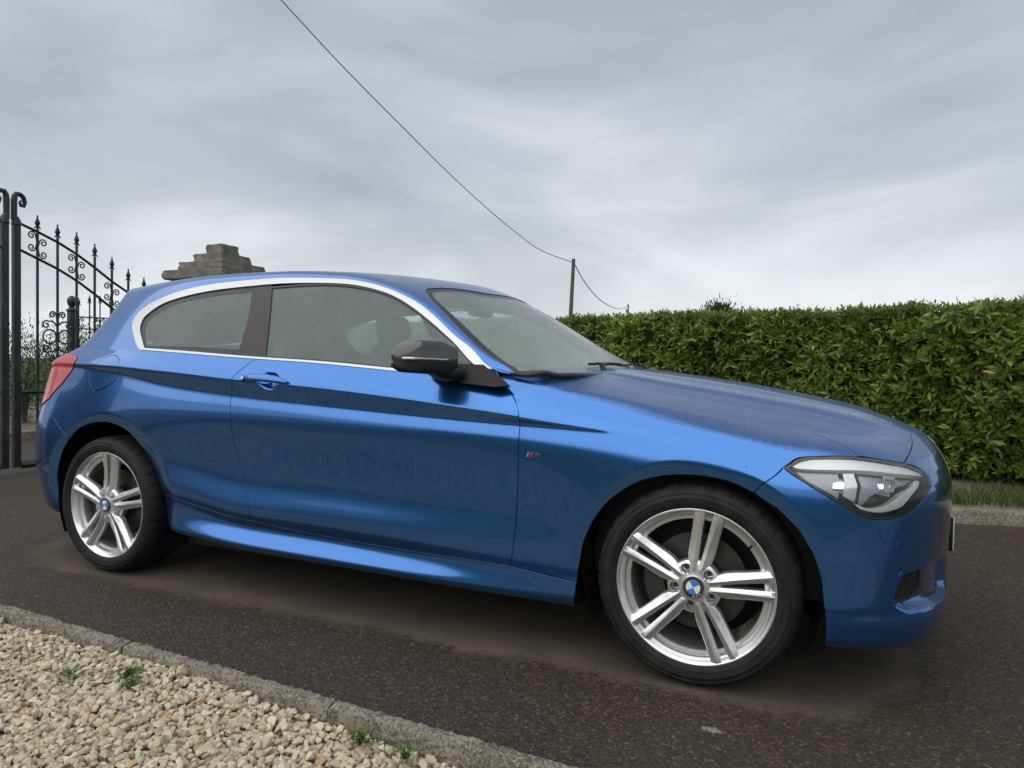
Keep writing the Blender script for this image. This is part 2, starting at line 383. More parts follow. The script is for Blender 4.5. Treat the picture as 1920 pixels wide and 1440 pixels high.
row(lambda X:zs(X)-T(.09,.09,.080,.045,.045,.045,.045,.045,.02,.02)(X),T(.85,.855,.850,.836,.838,.850,.859,.860,.862,.860),F(3.45,0.279,3.2),R_(-.86,.33))
row(lambda X:zs(X)-T(.02,.02,.020,.012,.012,.012,.012,.012,0,0)(X),T(.86,.862,.850,.829,.829,.842,.855,.857,.863,.862),F(3.445,0.315),R_(-.875,.38))
row(lambda X:zs(X)+.012,T(.868,.868,.858,.846,.846,.850,.857,.859,.865,.864),F(3.447,.35),R_(-.885,.42))
row(lambda X:zs(X)+.038,T(.873,.871,.864,.860,.861,.863,.863,.863,.866,.865),F(3.445,0.395),R_(-.89,.46))
row(lambda X:zs(X)+T(.09,.09,.09,.09,.095,.10,.10,.10,.11,.11)(X),T(.876,.873,.862,.857,.860,.862,.862,.863,.867,.866),F(3.445,0.435),R_(-.893,.50))
row(lambda X:zs(X)+T(.15,.15,.15,.16,.16,.16,.165,.17,.175,.17)(X),T(.878,.874,.858,.847,.849,.852,.856,.861,.868,.867),F(3.447,0.48),R_(-.895,.55))
row(T(.60,.60,.58,.56,.55,.545,.54,.54,.54,.53),T(.88,.876,.859,.848,.849,.852,.856,.862,.868,.867),F(3.45,0.53),R_(-.892,.60))
row(T(.68,.68,.67,.66,.65,.645,.64,.63,.61,.60),T(.878,.878,.868,.862,.863,.864,.866,.866,.869,.866),F(3.452,0.585),R_(-.87,.66))
row(T(.76,.76,.755,.75,.745,.74,.735,.715,.69,.655),T(.852,.876,.877,.877,.878,.878,.876,.870,.866,.860),F(3.452,0.63),R_(-.85,.73))
row(T(.86,.85,.825,.81,.797,.782,.770,.755,.722,.680),T(.83,.867,.8705,.8725,.8738,.8738,.871,.864,.860,.852),F(3.447,0.662),R_(-.83,.79))
row(lambda X:zl(X)-.006,T(.805,.850,.859,.865,.8672,.8672,.865,.858,.850,.838),F(3.44,0.69,2.9),R_(-.805,.86))
row(lambda X:zl(X)+.006,T(.805,.850,.860,.867,.8692,.8692,.866,.858,.845,.830),F(3.438,0.697,2.9),R_(-.795,.88))
row(lambda X:zu(X)-.008,T(.808,.862,.874,.881,.884,.884,.880,.862,.837,.812),F(3.432,0.712,2.8),R_(-.785,.91))
row(zu,T(.803,.860,.874,.881,.884,.884,.880,.858,.832,.804),F(3.425,0.728,2.7),R_(-.78,.925))
row(lambda X:zu(X)+T(.012,.012,.012,.012,.012,.012,.014,.025,.025,.02)(X),T(.795,.856,.870,.877,.880,.880,.874,.845,.815,.783),F(3.415,0.742,2.6),R_(-.77,.94))
row(lambda X:(zu(X)+zb(X))/2+T(0,0,0,0,0,0,0,.012,.012,.01)(X),T(.762,.836,.852,.860,.860,.859,.849,.812,.785,.742),F(3.4,0.762,2.4),R_(-.74,.98,2.1,-.34))
row(lambda X:zb(X)-T(.014,.014,.014,.014,.014,.014,.014,.008,.003,.002)(X),lambda X:wb(X)+T(.008,.008,.008,.008,.008,.008,.008,.006,.01,.01)(X),F(3.383,0.778,2.2),R_(-.68,1.03,2.1,-.28))
NL=len(ROWS)
COM=list(ROWS)
# --- net A upper rows (greenhouse, roof) ---
XG=[-.45,-.2,0,.4,.8,1.2,1.4,1.55,1.7,1.85,2.0,2.2,2.35]
def G(*a): return lambda X: pchip(XG,a,X)
GA=[]
def grow(z,w,r): GA.append((z,w,None,r))
zc=G(1.30,1.325,1.340,1.362,1.366,1.346,1.306,1.248,1.150,1.055,.985,.965,.955)
wc=G(.545,.612,.644,.668,.670,.672,.682,.705,.738,.775,.805,.790,.78)
grow(zb,wb,R_(-.62,1.06,2.0,-.25))
fb=lambda a:(lambda X:zb(X)+a*(zc(X)-zb(X)))
fwid=lambda a,b:(lambda X:wb(X)+a*(wc(X)-wb(X))+b*np.clip((zc(X)-zb(X))/.3,0,1))
grow(fb(.25),fwid(.22,.003),R_(-.54,1.13,2.0,-.22))
grow(fb(.5),fwid(.46,.004),R_(-.48,1.20,2.0,-.18))
grow(fb(.75),fwid(.72,.004),R_(-.43,1.275,2.0,-.15))
grow(lambda X:zc(X)-.01,lambda X:wc(X)+.008,R_(-.40,1.325,2.2,-.15))
grow(lambda X:zc(X)+.018,lambda X:wc(X)-.014,R_(-.39,1.352,2.2,-.15))
zr=G(1.375,1.398,1.415,1.440,1.441,1.420,1.398,1.372,1.305,1.225,1.135,1.01,.93)  # centreline height
# roof edge rows
ze=lambda X:zc(X)+G(.035,.036,.036,.036,.035,.034,.034,.042,.048,.045,.02,.0,.0)(X)
we=G(.50,.568,.600,.626,.63,.625,.622,.638,.668,.700,.732,.74,.74)
grow(ze,we,(-.38,-.15,2.4,1.372))
def rr(w0,k,xr,xc):
    # height blends edge->centre with crown
    grow(lambda X:ze(X)+(zr(X)-ze(X))*(1-(w0)**k),lambda X:we(X)*w0,(xr,xc,2.6,None))
rr(.93,2.0,-.39,-.15);rr(.80,2.2,-.35,-.10);rr(.55,2.2,-.30,0);rr(.28,2.2,-.22,.05);rr(0,2.2,-.15,.05)
# --- net B upper rows (bonnet) ---
ws=T(.80,.80,.80,.80,.80,.79,.785,.735,.700,.635)
zh=lambda X:pchip([1.9,2.1,2.28,2.45,2.6,2.74,2.95,3.1,3.2,3.28,3.35,3.40],[1.0,.997,.980,.960,.943,.924,.888,.856,.833,.814,.790,.76],X)
def hz(X,w):
    wsx=ws(np.minimum(X,2.95));zsd=zb(np.minimum(X,2.95))+.004+.021*sst((2.26-X)/.22)-np.where(X>2.95,(X-2.95)*.22+(X-2.95)**2*.25,0)
    q=np.clip(w/wsx,0,1)
    return zh(X)+(np.minimum(zsd,zh(X))-zh(X))*q**(2.6+1.2*np.clip((X-2.8)/.4,0,1)+3.0*sst((2.5-X)/.35))
GB=[]
for w0,xf in ((1.0,3.36),(.9,3.335),(.75,3.305),(.60,3.28),(.45,3.26),(.3,3.24),(.15,3.225),(0,3.22)):
    GB.append(('hood',w0,xf))
def build(kind):
    if kind=='A':
        rows=COM+GA
        us=list(np.round(np.linspace(-1.25,-.45,9),4))+list(np.round(np.arange(-.35,2.36,.1),3))
        nr=8
    else:
        rows=COM+GB
        us=[1.7,1.8]+list(np.round(np.arange(1.9,2.96,.095),4))+list(np.round(np.linspace(3.03,3.95,12),4))
    us=np.array(us)
    P=np.zeros((len(rows),len(us),3))
    for j,rw in enumerate(rows):
        if rw[0]=='hood':
            _,w0,xf=rw
            for i,u in enumerate(us):
                dx=.26*(1-w0)
                if u<=2.9501:
                    X=u+dx*sst(np.array((u-2.2)/.75));w=ws(u)[0]*w0
                else:
                    ph=(u-2.95)/(3.95-2.95)*np.pi/2
                    X=2.95+dx+(xf-2.95-dx)*np.sin(ph)**(2/2.3);w=ws(2.95)[0]*w0*np.cos(ph)**(2/2.3)
                P[j,i]=(X,w,hz(X,w)[0])
            continue
        z,w,f,r=rw
        for i,u in enumerate(us):
            if kind=='A':
                xr,xc,n,z2=r
                if u>=xc: P[j,i]=(u,w(u)[0],z(u)[0])
                else:
                    ph=(xc-u)/(xc+1.25)*np.pi/2
                    s=sst(1-(1-np.sin(ph)))
                    X=xc+(xr-xc)*np.sin(ph)**(2/n)
                    zz=z(xc)[0]+(z(xc)[0]-z(xc+.05)[0])/.05*(xc-X)*max(0,1-ph) 
                    if z2 is not None: zz=zz*(1-s)+z2*s
                    P[j,i]=(X,w(xc)[0]*np.cos(ph)**(2/n),zz)
            else:
                xf,xc,n,z2=f
                if u<=2.9501 : P[j,i]=(u,w(u)[0],z(u)[0])
                else:
                    xc=2.95
                    ph=(u-xc)/(3.95-xc)*np.pi/2
                    s=sst(np.sin(ph))
                    X=xc+(xf-xc)*np.sin(ph)**(2/n)
                    P[j,i]=(X,w(xc)[0]*np.cos(ph)**(2/n),z(xc)[0]*(1-s)+z2*s)
    # row parameter: average arc length
    ts=[0.]
    ii=[i for i,u in enumerate(us) if (0<u<2 if kind=='A' else 2<u<2.95)]
    for j in range(1,len(rows)):
        d=np.linalg.norm(P[j,ii]-P[j-1,ii],axis=1).mean()
        ts.append(ts[-1]+max(.004,d))
    return P,us,np.array(ts)
class Surf:
    def __init__(s,kind):
        s.kind=kind
        s.P,s.us,s.ts=build(kind)
        s.bu=BS(s.us);s.bt=BS(s.ts)
    def base(s,u,t):
        A=s.bu.basis(u);B=s.bt.basis(t)
        return np.einsum('pj,pi,jic->pc',B,A,s.P)
    def disp(s,p):
        X=p[:,0];W=p[:,1].copy();Z=p[:,2].copy()
        for xc,r0,k,rm in ((0.0,.435,.26,.34),(2.69,.402,.26,.30)):
            r=np.hypot(X-xc,Z-.318)
            d=np.clip(r0-r,0,r0-rm)
            soft=np.sqrt(d*d+.009**2)-.009
            m=sst((.80-Z)/.04)*(W>.5)
            W=W-k*soft*m
        if s.kind=='B':
            X_=X
            # bonnet ridges
            m=sst((X_-2.05)/.35)*sst((3.33-X_)/.2)*(Z>.72)
            for c0,c1,h,wd in ((.46,.40,.010,.028),(.30,.27,.007,.03)):
                c=c0+(c1-c0)*np.clip((X_-2.1)/1.1,0,1)
                Z=Z+m*h*(1-sst((W-c+wd)/(2*wd)))
        return np.stack([X,W,Z],1)
    def raw(s,u,t):
        return s.disp(s.base(np.atleast_1d(u),np.atleast_1d(t)))
    def __call__(s,u,t):   # right side: Y negative
        p=s.raw(u,t); return p*np.array([1,-1,1.])
    def normal(s,u,t,e=1.5e-3):
        u=np.atleast_1d(u).astype(float);t=np.atleast_1d(t).astype(float)
        u0=np.clip(u-e,s.bu.a,s.bu.b);u1=np.clip(u+e,s.bu.a,s.bu.b);t0=np.clip(t-e,s.bt.a,s.bt.b);t1=np.clip(t+e,s.bt.a,s.bt.b)
        n=np.cross(s(u1,t)-s(u0,t),s(u,t1)-s(u,t0))
        n/=np.maximum(np.linalg.norm(n,axis=1,keepdims=True),1e-12)
        return n

OUTL={'doorR': [(0.8842, 0.8972), (0.8375, 0.8442), (0.799, 0.8071), (0.791, 0.7717), (0.7715, 0.6978), (0.7772, 0.6231), (0.7835, 0.539), (0.8008, 0.4538), (0.8272, 0.3798), (0.8677, 0.2673), (0.87, 0.2153)], 'seam': [(0.3471, 0.2075), (0.5059, 0.2038), (0.7029, 0.2132), (0.8692, 0.2134), (1.1731, 0.194), (1.6388, 0.1939), (2.0628, 0.1983), (2.3201, 0.1787)], 'doorF': [(2.0654, 0.2028), (2.0858, 0.2873), (2.1001, 0.4778), (2.1049, 0.5645), (2.1066, 0.6709), (2.1039, 0.7901), (2.072, 0.8292), (2.0274, 0.8611), (2.0, 0.9046), (1.9722, 1.0572)], 'doorFB': [(2.0589, 0.1653), (2.0759, 0.2499), (2.0874, 0.4399), (2.0912, 0.5132), (2.0926, 0.5935), (2.0903, 0.6746), (2.0645, 0.7292), (2.0235, 0.7739), (1.9925, 0.8015), (1.9411, 0.852)], 'seamB': [(2.0588, 0.1632), (2.1496, 0.1595), (2.2279, 0.1551), (2.3072, 0.1479)], 'belt': [(0.1656, 0.8938), (0.5316, 0.8926), (0.8852, 0.8938), (1.2098, 0.8917), (1.5852, 0.8847), (1.7666, 0.889), (1.916, 0.894), (2.0004, 0.8976)], 'beltT': [(0.1952, 0.9065), (0.527, 0.9057), (0.882, 0.9044), (1.2067, 0.9039), (1.5823, 0.9025), (1.7638, 0.9115), (1.9059, 0.9485), (1.9501, 1.0709)], 'rbump': [(-0.4297, 0.5861), (-0.3478, 0.5344), (-0.2601, 0.4564)], 'fuel': [(-0.1442, 0.6864), (-0.1155, 0.6688), (-0.0713, 0.6621), (-0.0135, 0.6723), (0.0356, 0.6874), (0.0596, 0.7066), (0.0826, 0.7673), (0.0675, 0.8133), (0.0346, 0.8356), (-0.0034, 0.8404), (-0.0496, 0.8297), (-0.0802, 0.8099), (-0.1086, 0.7577), (-0.1453, 0.7015)], 'fbump': [(2.8601, 0.506), (2.8976, 0.5599), (2.9342, 0.6165)], 'hoodside': [(2.0809, 0.8925), (2.1153, 0.8729), (2.1562, 0.8283), (2.2041, 0.8025), (2.2606, 0.7952), (2.3802, 0.8129), (2.5618, 0.8617), (2.6424, 0.8533), (2.8093, 0.8517), (2.9517, 0.8373), (3.056, 0.7625), (3.1147, 0.7245), (3.1424, 0.6954), (3.153, 0.6751)], 'HL': [(2.9329, 0.6172), (2.9622, 0.6449), (3.0038, 0.6597), (3.0776, 0.6703), (3.1517, 0.6729), (3.2706, 0.6621), (3.3577, 0.6516), (3.4204, 0.6374), (3.4548, 0.6064), (3.4448, 0.5903), (3.4014, 0.5531), (3.3392, 0.5013), (3.2706, 0.4706), (3.1863, 0.456), (3.1364, 0.46), (3.0935, 0.473), (3.0472, 0.5012), (3.0027, 0.5404), (2.9697, 0.5806)], 'hoodfront': [(3.3439, 0.6576), (3.3955, 0.684), (3.4532, 0.7148), (3.5193, 0.7491), (3.5661, 0.7806)], 'archF': [(2.3078, 0.0324), (2.3114, 0.1184), (2.3072, 0.1479), (2.3127, 0.1978), (2.3312, 0.2917), (2.3647, 0.3642), (2.4165, 0.4267), (2.4882, 0.4795), (2.5547, 0.5079), (2.6346, 0.5268), (2.712, 0.5345), (2.7888, 0.5304), (2.8601, 0.506), (2.9215, 0.4652), (2.9658, 0.4062), (2.9973, 0.3293), (3.016, 0.2488), (3.0242, 0.1551), (3.0224, 0.0484)], 'archR': [(-0.3725, 0.1689), (-0.3462, 0.2592), (-0.3111, 0.3389), (-0.26, 0.439), (-0.1982, 0.4985), (-0.1245, 0.5305), (-0.0474, 0.5445), (0.0289, 0.545), (0.0913, 0.5311), (0.1508, 0.5061), (0.1978, 0.4646), (0.2387, 0.414), (0.2821, 0.3367), (0.3136, 0.2837), (0.3431, 0.2224), (0.3546, 0.1495), (0.3915, 0.0832)], 'winO': [(0.1656, 0.8938), (0.1277, 0.9205), (0.0596, 0.9744), (0.025, 1.0157), (0.0236, 1.0634), (0.0724, 1.1077), (0.1434, 1.1345), (0.2497, 1.1598), (0.4658, 1.1869), (0.7774, 1.2016), (1.0, 1.2038), (1.2019, 1.2078), (1.3481, 1.2093), (1.4954, 1.2107), (1.5773, 1.218), (1.6717, 1.2193), (1.7652, 1.2088), (1.8789, 1.2003), (1.9514, 1.0981)], 'winI': [(0.1952, 0.9065), (0.1515, 0.9443), (0.1078, 0.9815), (0.0925, 1.0144), (0.0985, 1.0519), (0.1694, 1.1016), (0.2741, 1.1282), (0.4867, 1.1549), (0.7938, 1.1709), (1.0826, 1.1797), (1.2205, 1.1833), (1.3578, 1.1848), (1.4492, 1.1842), (1.546, 1.1797), (1.6384, 1.1768), (1.7211, 1.171), (1.8035, 1.1446), (1.9017, 1.0219)], 'bline': [(0.8193, 1.1636), (0.8575, 1.0753), (0.8914, 0.9768), (0.9145, 0.9023)], 'qclear': [(0.1991, 0.9204), (0.1594, 0.9551), (0.1338, 0.9959), (0.1412, 1.037), (0.2053, 1.0791), (0.3135, 1.1093), (0.5026, 1.1317), (0.724, 1.1441), (0.7546, 1.0537), (0.7638, 0.9826), (0.7648, 0.9298), (0.4938, 0.9274)], 'wsR': [(1.553, 1.3256), (1.6086, 1.2827), (1.7274, 1.2636), (1.8549, 1.2475), (1.9547, 1.237), (2.0191, 1.2091), (2.0481, 1.1771)], 'wsT': [(1.553, 1.3256), (1.5408, 1.3781), (1.5728, 1.5466), (1.6153, 1.6829), (1.6405, 1.7649)], 'wsB': [(2.0481, 1.1771), (2.0946, 1.1972), (2.1556, 1.2087), (2.2055, 1.3149), (2.253, 1.4269), (2.2599, 1.6563)], 'frit': [(1.6133, 1.3733), (1.6367, 1.5418), (1.5874, 1.3445)], 'tailE': [(-0.3065, 0.8209), (-0.275, 0.8043), (-0.2964, 0.7123), (-0.3309, 0.6862), (-0.3676, 0.6674), (-0.4092, 0.6502), (-0.4469, 0.6286)], 'tailS': [(-0.3152, 0.8205), (-0.3468, 0.807), (-0.3907, 0.7902)], 'washer': [(3.1714, 0.4346), (3.2325, 0.4329), (3.2454, 0.4113), (3.2566, 0.3885), (3.2504, 0.3757), (3.1948, 0.3791), (3.1809, 0.406)], 'pdc': [(3.2652, 0.2765)], 'badge': [(2.1239, 0.5273), (2.1687, 0.5317), (2.1688, 0.5187), (2.1237, 0.5145)], 'handle': [(0.8592, 0.7967), (0.8634, 0.8143), (0.9664, 0.8209), (1.0508, 0.82), (1.1038, 0.7997), (1.0635, 0.7702), (0.9791, 0.766), (0.8734, 0.769), (1.024, 0.8283), (0.9769, 0.7575)], 'intake': [(3.2451, 0.1784), (3.2589, 0.2127), (3.2798, 0.2437), (3.3051, 0.2602), (3.3635, 0.2633), (3.3971, 0.2607), (3.4009, 0.1945), (3.3738, 0.1831), (3.3084, 0.1764)], 'scoopT': [(3.2795, 0.2487), (3.3187, 0.2635), (3.3966, 0.2667), (3.5006, 0.2682), (3.703, 0.236)], 'scoopB': [(3.2392, 0.1474), (3.3093, 0.1436), (3.4012, 0.1384), (3.5059, 0.1339), (3.615, 0.1314)], 'scoopIn': [(3.4191, 0.1833), (3.6272, 0.1463)], 'low': [(3.0234, 0.049), (3.2007, 0.0611), (3.6631, 0.0457)], 'lbar': [(2.9523, 0.6304), (2.9716, 0.6422), (3.0092, 0.6501), (3.0722, 0.6581), (3.1438, 0.6601), (3.2534, 0.6508), (3.3381, 0.644), (3.3995, 0.6312), (3.416, 0.6175), (3.3222, 0.6264), (3.2026, 0.6331), (3.1054, 0.6324), (3.0425, 0.6275), (2.9709, 0.622)], 'lgrey': [(2.9627, 0.6152), (3.0164, 0.6188), (3.0601, 0.6214), (3.0482, 0.5169), (3.0068, 0.5551), (2.9778, 0.5959)], 'lhalo': [(3.0926, 0.5051), (3.1229, 0.4932), (3.1555, 0.4918), (3.2201, 0.5121), (3.2877, 0.5576), (3.3658, 0.6043), (3.4, 0.6052), (3.3472, 0.5651), (3.2918, 0.5142), (3.2478, 0.494), (3.1792, 0.4803), (3.1162, 0.4873)], 'lmid': [(3.1324, 0.6254), (3.3177, 0.617), (3.381, 0.6132), (3.2733, 0.5952), (3.1644, 0.5442), (3.1331, 0.5104), (3.1123, 0.5068)], 'lcol1': [(3.0735, 0.6207), (3.1108, 0.6258), (3.0942, 0.5089), (3.0786, 0.5166), (3.0599, 0.5298)], 'lcol2': [(3.2262, 0.6248), (3.278, 0.6224), (3.2437, 0.5626), (3.2036, 0.5624)], 'lp': [(3.0771, 0.5662), (3.2369, 0.591)], 'wip': [(2.2434, 1.3831), (2.2599, 1.6563), (2.2527, 1.7996), (2.2761, 1.9184)], 'xz': [(3.199, 0.4116), (3.3811, 0.4034)]}
def HL_PIECES(hl,s,ins):
    sm=lambda k,n:loop(O[k][:n],O[k][n-1:]+[O[k][0]],step=.006)
    panel('light_guide_bar',SB,sm('lbar',9),M_lampbar,hl,side=s,off=-.006,gap=0,edge=.02)
    panel('side_shroud',SB,loop(O['lgrey'][:3],('L',O['lgrey'][2:4]),O['lgrey'][3:]+[O['lgrey'][0]],step=.006),M_lampgrey,hl,side=s,off=-.022,gap=0,edge=.03)
    panel('halo_strip',SB,sm('lhalo',7),M_lampbar,hl,side=s,off=-.012,gap=0,edge=.02)
    panel('centre_shroud',SB,sm('lmid',4),M_lampgrey,hl,side=s,off=-.028,gap=0,edge=.03)
    for k in ('lcol1','lcol2'): panel('chrome_reflector',SB,loop(*[('L',[a,b]) for a,b in zip(O[k],O[k][1:]+O[k][:1])],step=.006),M_chrome,hl,side=s,off=-.016,gap=0,edge=.03)
    for (u,t),r in zip(O['lp'],(.036,.024)):
        c=(SB(u,t)-SB.normal(u,t)*(r+.016))[0]*[1,s,1]
        mb=MB();mb.lathe([(r*.8,-.05),(r,-.035),(r,.004),(r*.93,.010),(r*.90,.006),(r*.82,-.004)],40,'x',0,c)
        pj=mb.obj('projector_housing',M_mirror,hl)
        mb=MB();mb.lathe([(r*.84*math.cos(a),r*.5*math.sin(a)-.006) for a in np.linspace(0,math.pi/2-.01,8)],32,'x',0,c)
        mb.obj('projector_lens',M_lens,pj)
# ---------------------------------------------------------------- car body surface
SA=Surf('A');SB=Surf('B')
def catmull(P,n=6):
    P=np.array(P,float)
    if len(P)<3: return np.array([P[0]+(P[-1]-P[0])*t for t in np.linspace(0,1,n+1)])
    out=[]
    Q=np.vstack([2*P[0]-P[1],P,2*P[-1]-P[-2]])
    for i in range(1,len(Q)-2):
        p0,p1,p2,p3=Q[i-1:i+3]
        for t in np.linspace(0,1,n,endpoint=False):
            out.append(.5*((2*p1)+(-p0+p2)*t+(2*p0-5*p1+4*p2-p3)*t*t+(-p0+3*p1-3*p2+p3)*t**3))
    out.append(P[-1]);return np.array(out)
def resamp(P,step=.012):
    d=np.r_[0,np.cumsum(np.linalg.norm(np.diff(P,axis=0),axis=1))]
    n=max(2,int(round(d[-1]/step))+1);s=np.linspace(0,d[-1],n)
    return np.stack([np.interp(s,d,P[:,0]),np.interp(s,d,P[:,1])],1)
def loop(*segs,step=.012):
    """closed outline from polylines; each is smoothed, joins stay corners. ('L',pts) keeps straight."""
    out=[]
    for sg in segs:
        if sg[0]=='L': P=np.array(sg[1],float)
        else: P=catmull(sg)
        P=resamp(P,step)
        if out and np.linalg.norm(out[-1]-P[0])<1e-3: P=P[1:]
        out+=list(P)
    if np.linalg.norm(out[0]-out[-1])<2e-3: out.pop()
    return np.array(out)
def area2(P): x,y=P[:,0],P[:,1];return .5*np.sum(x*np.roll(y,-1)-np.roll(x,-1)*y)
def inset(P,d,lock=None):
    if area2(P)<0: P=P[::-1].copy()
    a=np.roll(P,1,0);b=np.roll(P,-1,0)
    e1=P-a;e2=b-P;e1/=np.maximum(np.linalg.norm(e1,axis=1,keepdims=True),1e-9);e2/=np.maximum(np.linalg.norm(e2,axis=1,keepdims=True),1e-9)
    n1=np.stack([-e1[:,1],e1[:,0]],1);n2=np.stack([-e2[:,1],e2[:,0]],1)
    m=n1+n2;L=np.linalg.norm(m,axis=1,keepdims=True);m/=np.maximum(L,1e-6)
    k=1/np.maximum((m*n1).sum(1,keepdims=True),.5)
    Q=P+m*k*d
    if lock is not None: Q[lock(P)]=P[lock(P)]
    return Q
def pip(pt,P):
    x,y=pt[:,0][:,None],pt[:,1][:,None];x0,y0=P[:,0][None],P[:,1][None];x1,y1=np.roll(P[:,0],-1)[None],np.roll(P[:,1],-1)[None]
    c=((y0>y)!=(y1>y))&(x<(x1-x0)*(y-y0)/np.where(y1==y0,1e-12,y1-y0)+x0)
    return c.sum(1)%2==1
def tgrid(S,step):
    out=[]
    for a,b in zip(S.ts[:-1],S.ts[1:]):
        k=max(1,int(math.ceil((b-a)/step)));out+=list(np.linspace(a,b,k,endpoint=False))
    return np.array(out+[S.ts[-1]])
def panel(name,S,P,m,parent=None,gap=.0021,off=0.,holes=(),edge=.010,du=.02,dt=.014,side=1,join=False,tags=None,dfn=None,thick=False,bow=0.):
    ub,ue,te=S.bu.a,S.bu.b,S.bt.b
    e=1e-6
    if S is SA: cen=lambda Q:(Q[:,1]>te-e)|(Q[:,0]<ub+e)
    else: cen=lambda Q:(Q[:,1]>te-e)|(Q[:,0]>ue-e)
    lock=cen if join else None
    L0=inset(P,gap,lock);loops=[L0]+[inset(h,-gap) for h in holes]
    us=np.arange(L0[:,0].min()+du*.5,L0[:,0].max(),du);tg=tgrid(S,dt)
    tg=tg[(tg>L0[:,1].min())&(tg<L0[:,1].max())]
    G_=np.stack(np.meshgrid(us,tg),-1).reshape(-1,2)
    k=pip(G_,L0)
    for h in loops[1:]: k&=~pip(G_,h)
    G_=G_[k]
    if len(G_):
        B_=np.vstack(loops);dm=np.full(len(G_),9.)
        for c in range(0,len(B_),400): dm=np.minimum(dm,np.sqrt(((G_[:,None]-B_[None,c:c+400])**2).sum(2)).min(1))
        G_=G_[dm>.005]
    V2=np.vstack(loops+[G_]);edges=[];b=0
    for l in loops:
        n=len(l);edges+=[(b+i,b+(i+1)%n) for i in range(n)];b+=n
    vo,_,fo,orig,_,_=delaunay_2d_cdt([Vector(p) for p in V2],edges,[],0,1e-7)
    vo=np.array([tuple(p) for p in vo]);fo=np.array([tuple(q) for q in fo if len(q)==3])
    ct=vo[fo].mean(1);k=pip(ct,L0)
    for h in loops[1:]: k&=~pip(ct,h)
    fo=fo[k]
    u,t=vo[:,0],vo[:,1]
    p=S(u,t);n=S.normal(u,t)
    if dfn is not None:
        dd=dfn(u,t);h=1.5e-3
        p=p-n*dd[:,None]
        def pp(a,b_):
            q=S(a,b_);return q-S.normal(a,b_)*dfn(a,b_)[:,None]
        u0=np.clip(u-h,ub,ue);u1=np.clip(u+h,ub,ue);t0=np.clip(t-h,0,te);t1=np.clip(t+h,0,te)
        nn=np.cross(pp(u1,t)-pp(u0,t),pp(u,t1)-pp(u,t0));nn/=np.maximum(np.linalg.norm(nn,axis=1,keepdims=True),1e-12)
        n=nn
    p=p+n*off
    # orientation: make faces agree with the normals
    fn=np.cross(p[fo[:,1]]-p[fo[:,0]],p[fo[:,2]]-p[fo[:,0]])
    fl=(fn*n[fo[:,0]]).sum(1)<0
    fo=np.where(fl[:,None],fo[:,::-1],fo)
    V=[p];N=[n];F=[fo];nb=len(p)
    # folded edge
    if edge:
        cnt={}
        for q in fo:
            for a,b_ in ((q[0],q[1]),(q[1],q[2]),(q[2],q[0])):
                key_=(min(a,b_),max(a,b_));cnt[key_]=None if key_ in cnt else (a,b_)
        be=[v for v in cnt.values() if v is not None]
        if join:
            cm=cen(vo);be=[v for v in be if not (cm[v[0]] and cm[v[1]])]
        ids=sorted({i for v in be for i in v});mp_={i:k for k,i in enumerate(ids)}
        out_=np.zeros((len(ids),3))
        for a,b_ in be:
            d=p[b_]-p[a];o_=np.cross(d,n[a]);o_/=max(np.linalg.norm(o_),1e-9);out_[mp_[a]]+=o_;out_[mp_[b_]]+=o_
        out_/=np.maximum(np.linalg.norm(out_,axis=1,keepdims=True),1e-9)
        pi=p[ids];ni=n[ids];r_=.0012 if edge>0.002 else 0
        top=pi;mid=pi-ni*r_+out_*r_*.8;low=pi-ni*edge+out_*r_*.8
        m_=len(ids);base=nb
        V+=[top,mid,mid,low];N+=[ni,out_,out_,out_]
        fe=[]
        for a,b_ in be:
            a_,c_=mp_[a],mp_[b_]
            fe+=[(base+c_,base+a_,base+m_+a_),(base+c_,base+m_+a_,base+m_+c_)]
            fe+=[(base+2*m_+c_,base+2*m_+a_,base+3*m_+a_),(base+2*m_+c_,base+3*m_+a_,base+3*m_+c_)]
        F.append(np.array(fe));nb+=4*m_
    V=np.vstack(V);N=np.vstack(N);F=np.vstack(F)
    if side<0 and not join: V=V*[1,-1,1];N=N*[1,-1,1];F=F[:,::-1]
    if join:
        V2_=V*[1,-1,1];N2=N*[1,-1,1];cmid=np.abs(V[:,1])<1e-4
        N[cmid,1]*=0;N2[cmid,1]*=0
        F=np.vstack([F,F[:,::-1]+len(V)]);V=np.vstack([V,V2_]);N=np.vstack([N,N2])
    N/=np.maximum(np.linalg.norm(N,axis=1,keepdims=True),1e-9)
    me=bpy.data.meshes.new(name);me.from_pydata(V.tolist(),[],F.tolist());me.update()
    me.polygons.foreach_set('use_smooth',[True]*len(me.polygons))
    me.normals_split_custom_set_from_vertices(N.tolist())
    return link(name,me,m,parent,**(tags or {}))
O={k:[tuple(p) for p in v] for k,v in OUTL.items()}
rev=lambda l:list(reversed(l))
car=empty('parked_car',(0,0,0),'metallic blue three-door hatchback with silver double-spoke wheels, beaded with rain','car')
TA,TB=SA.bt.b,SB.bt.b
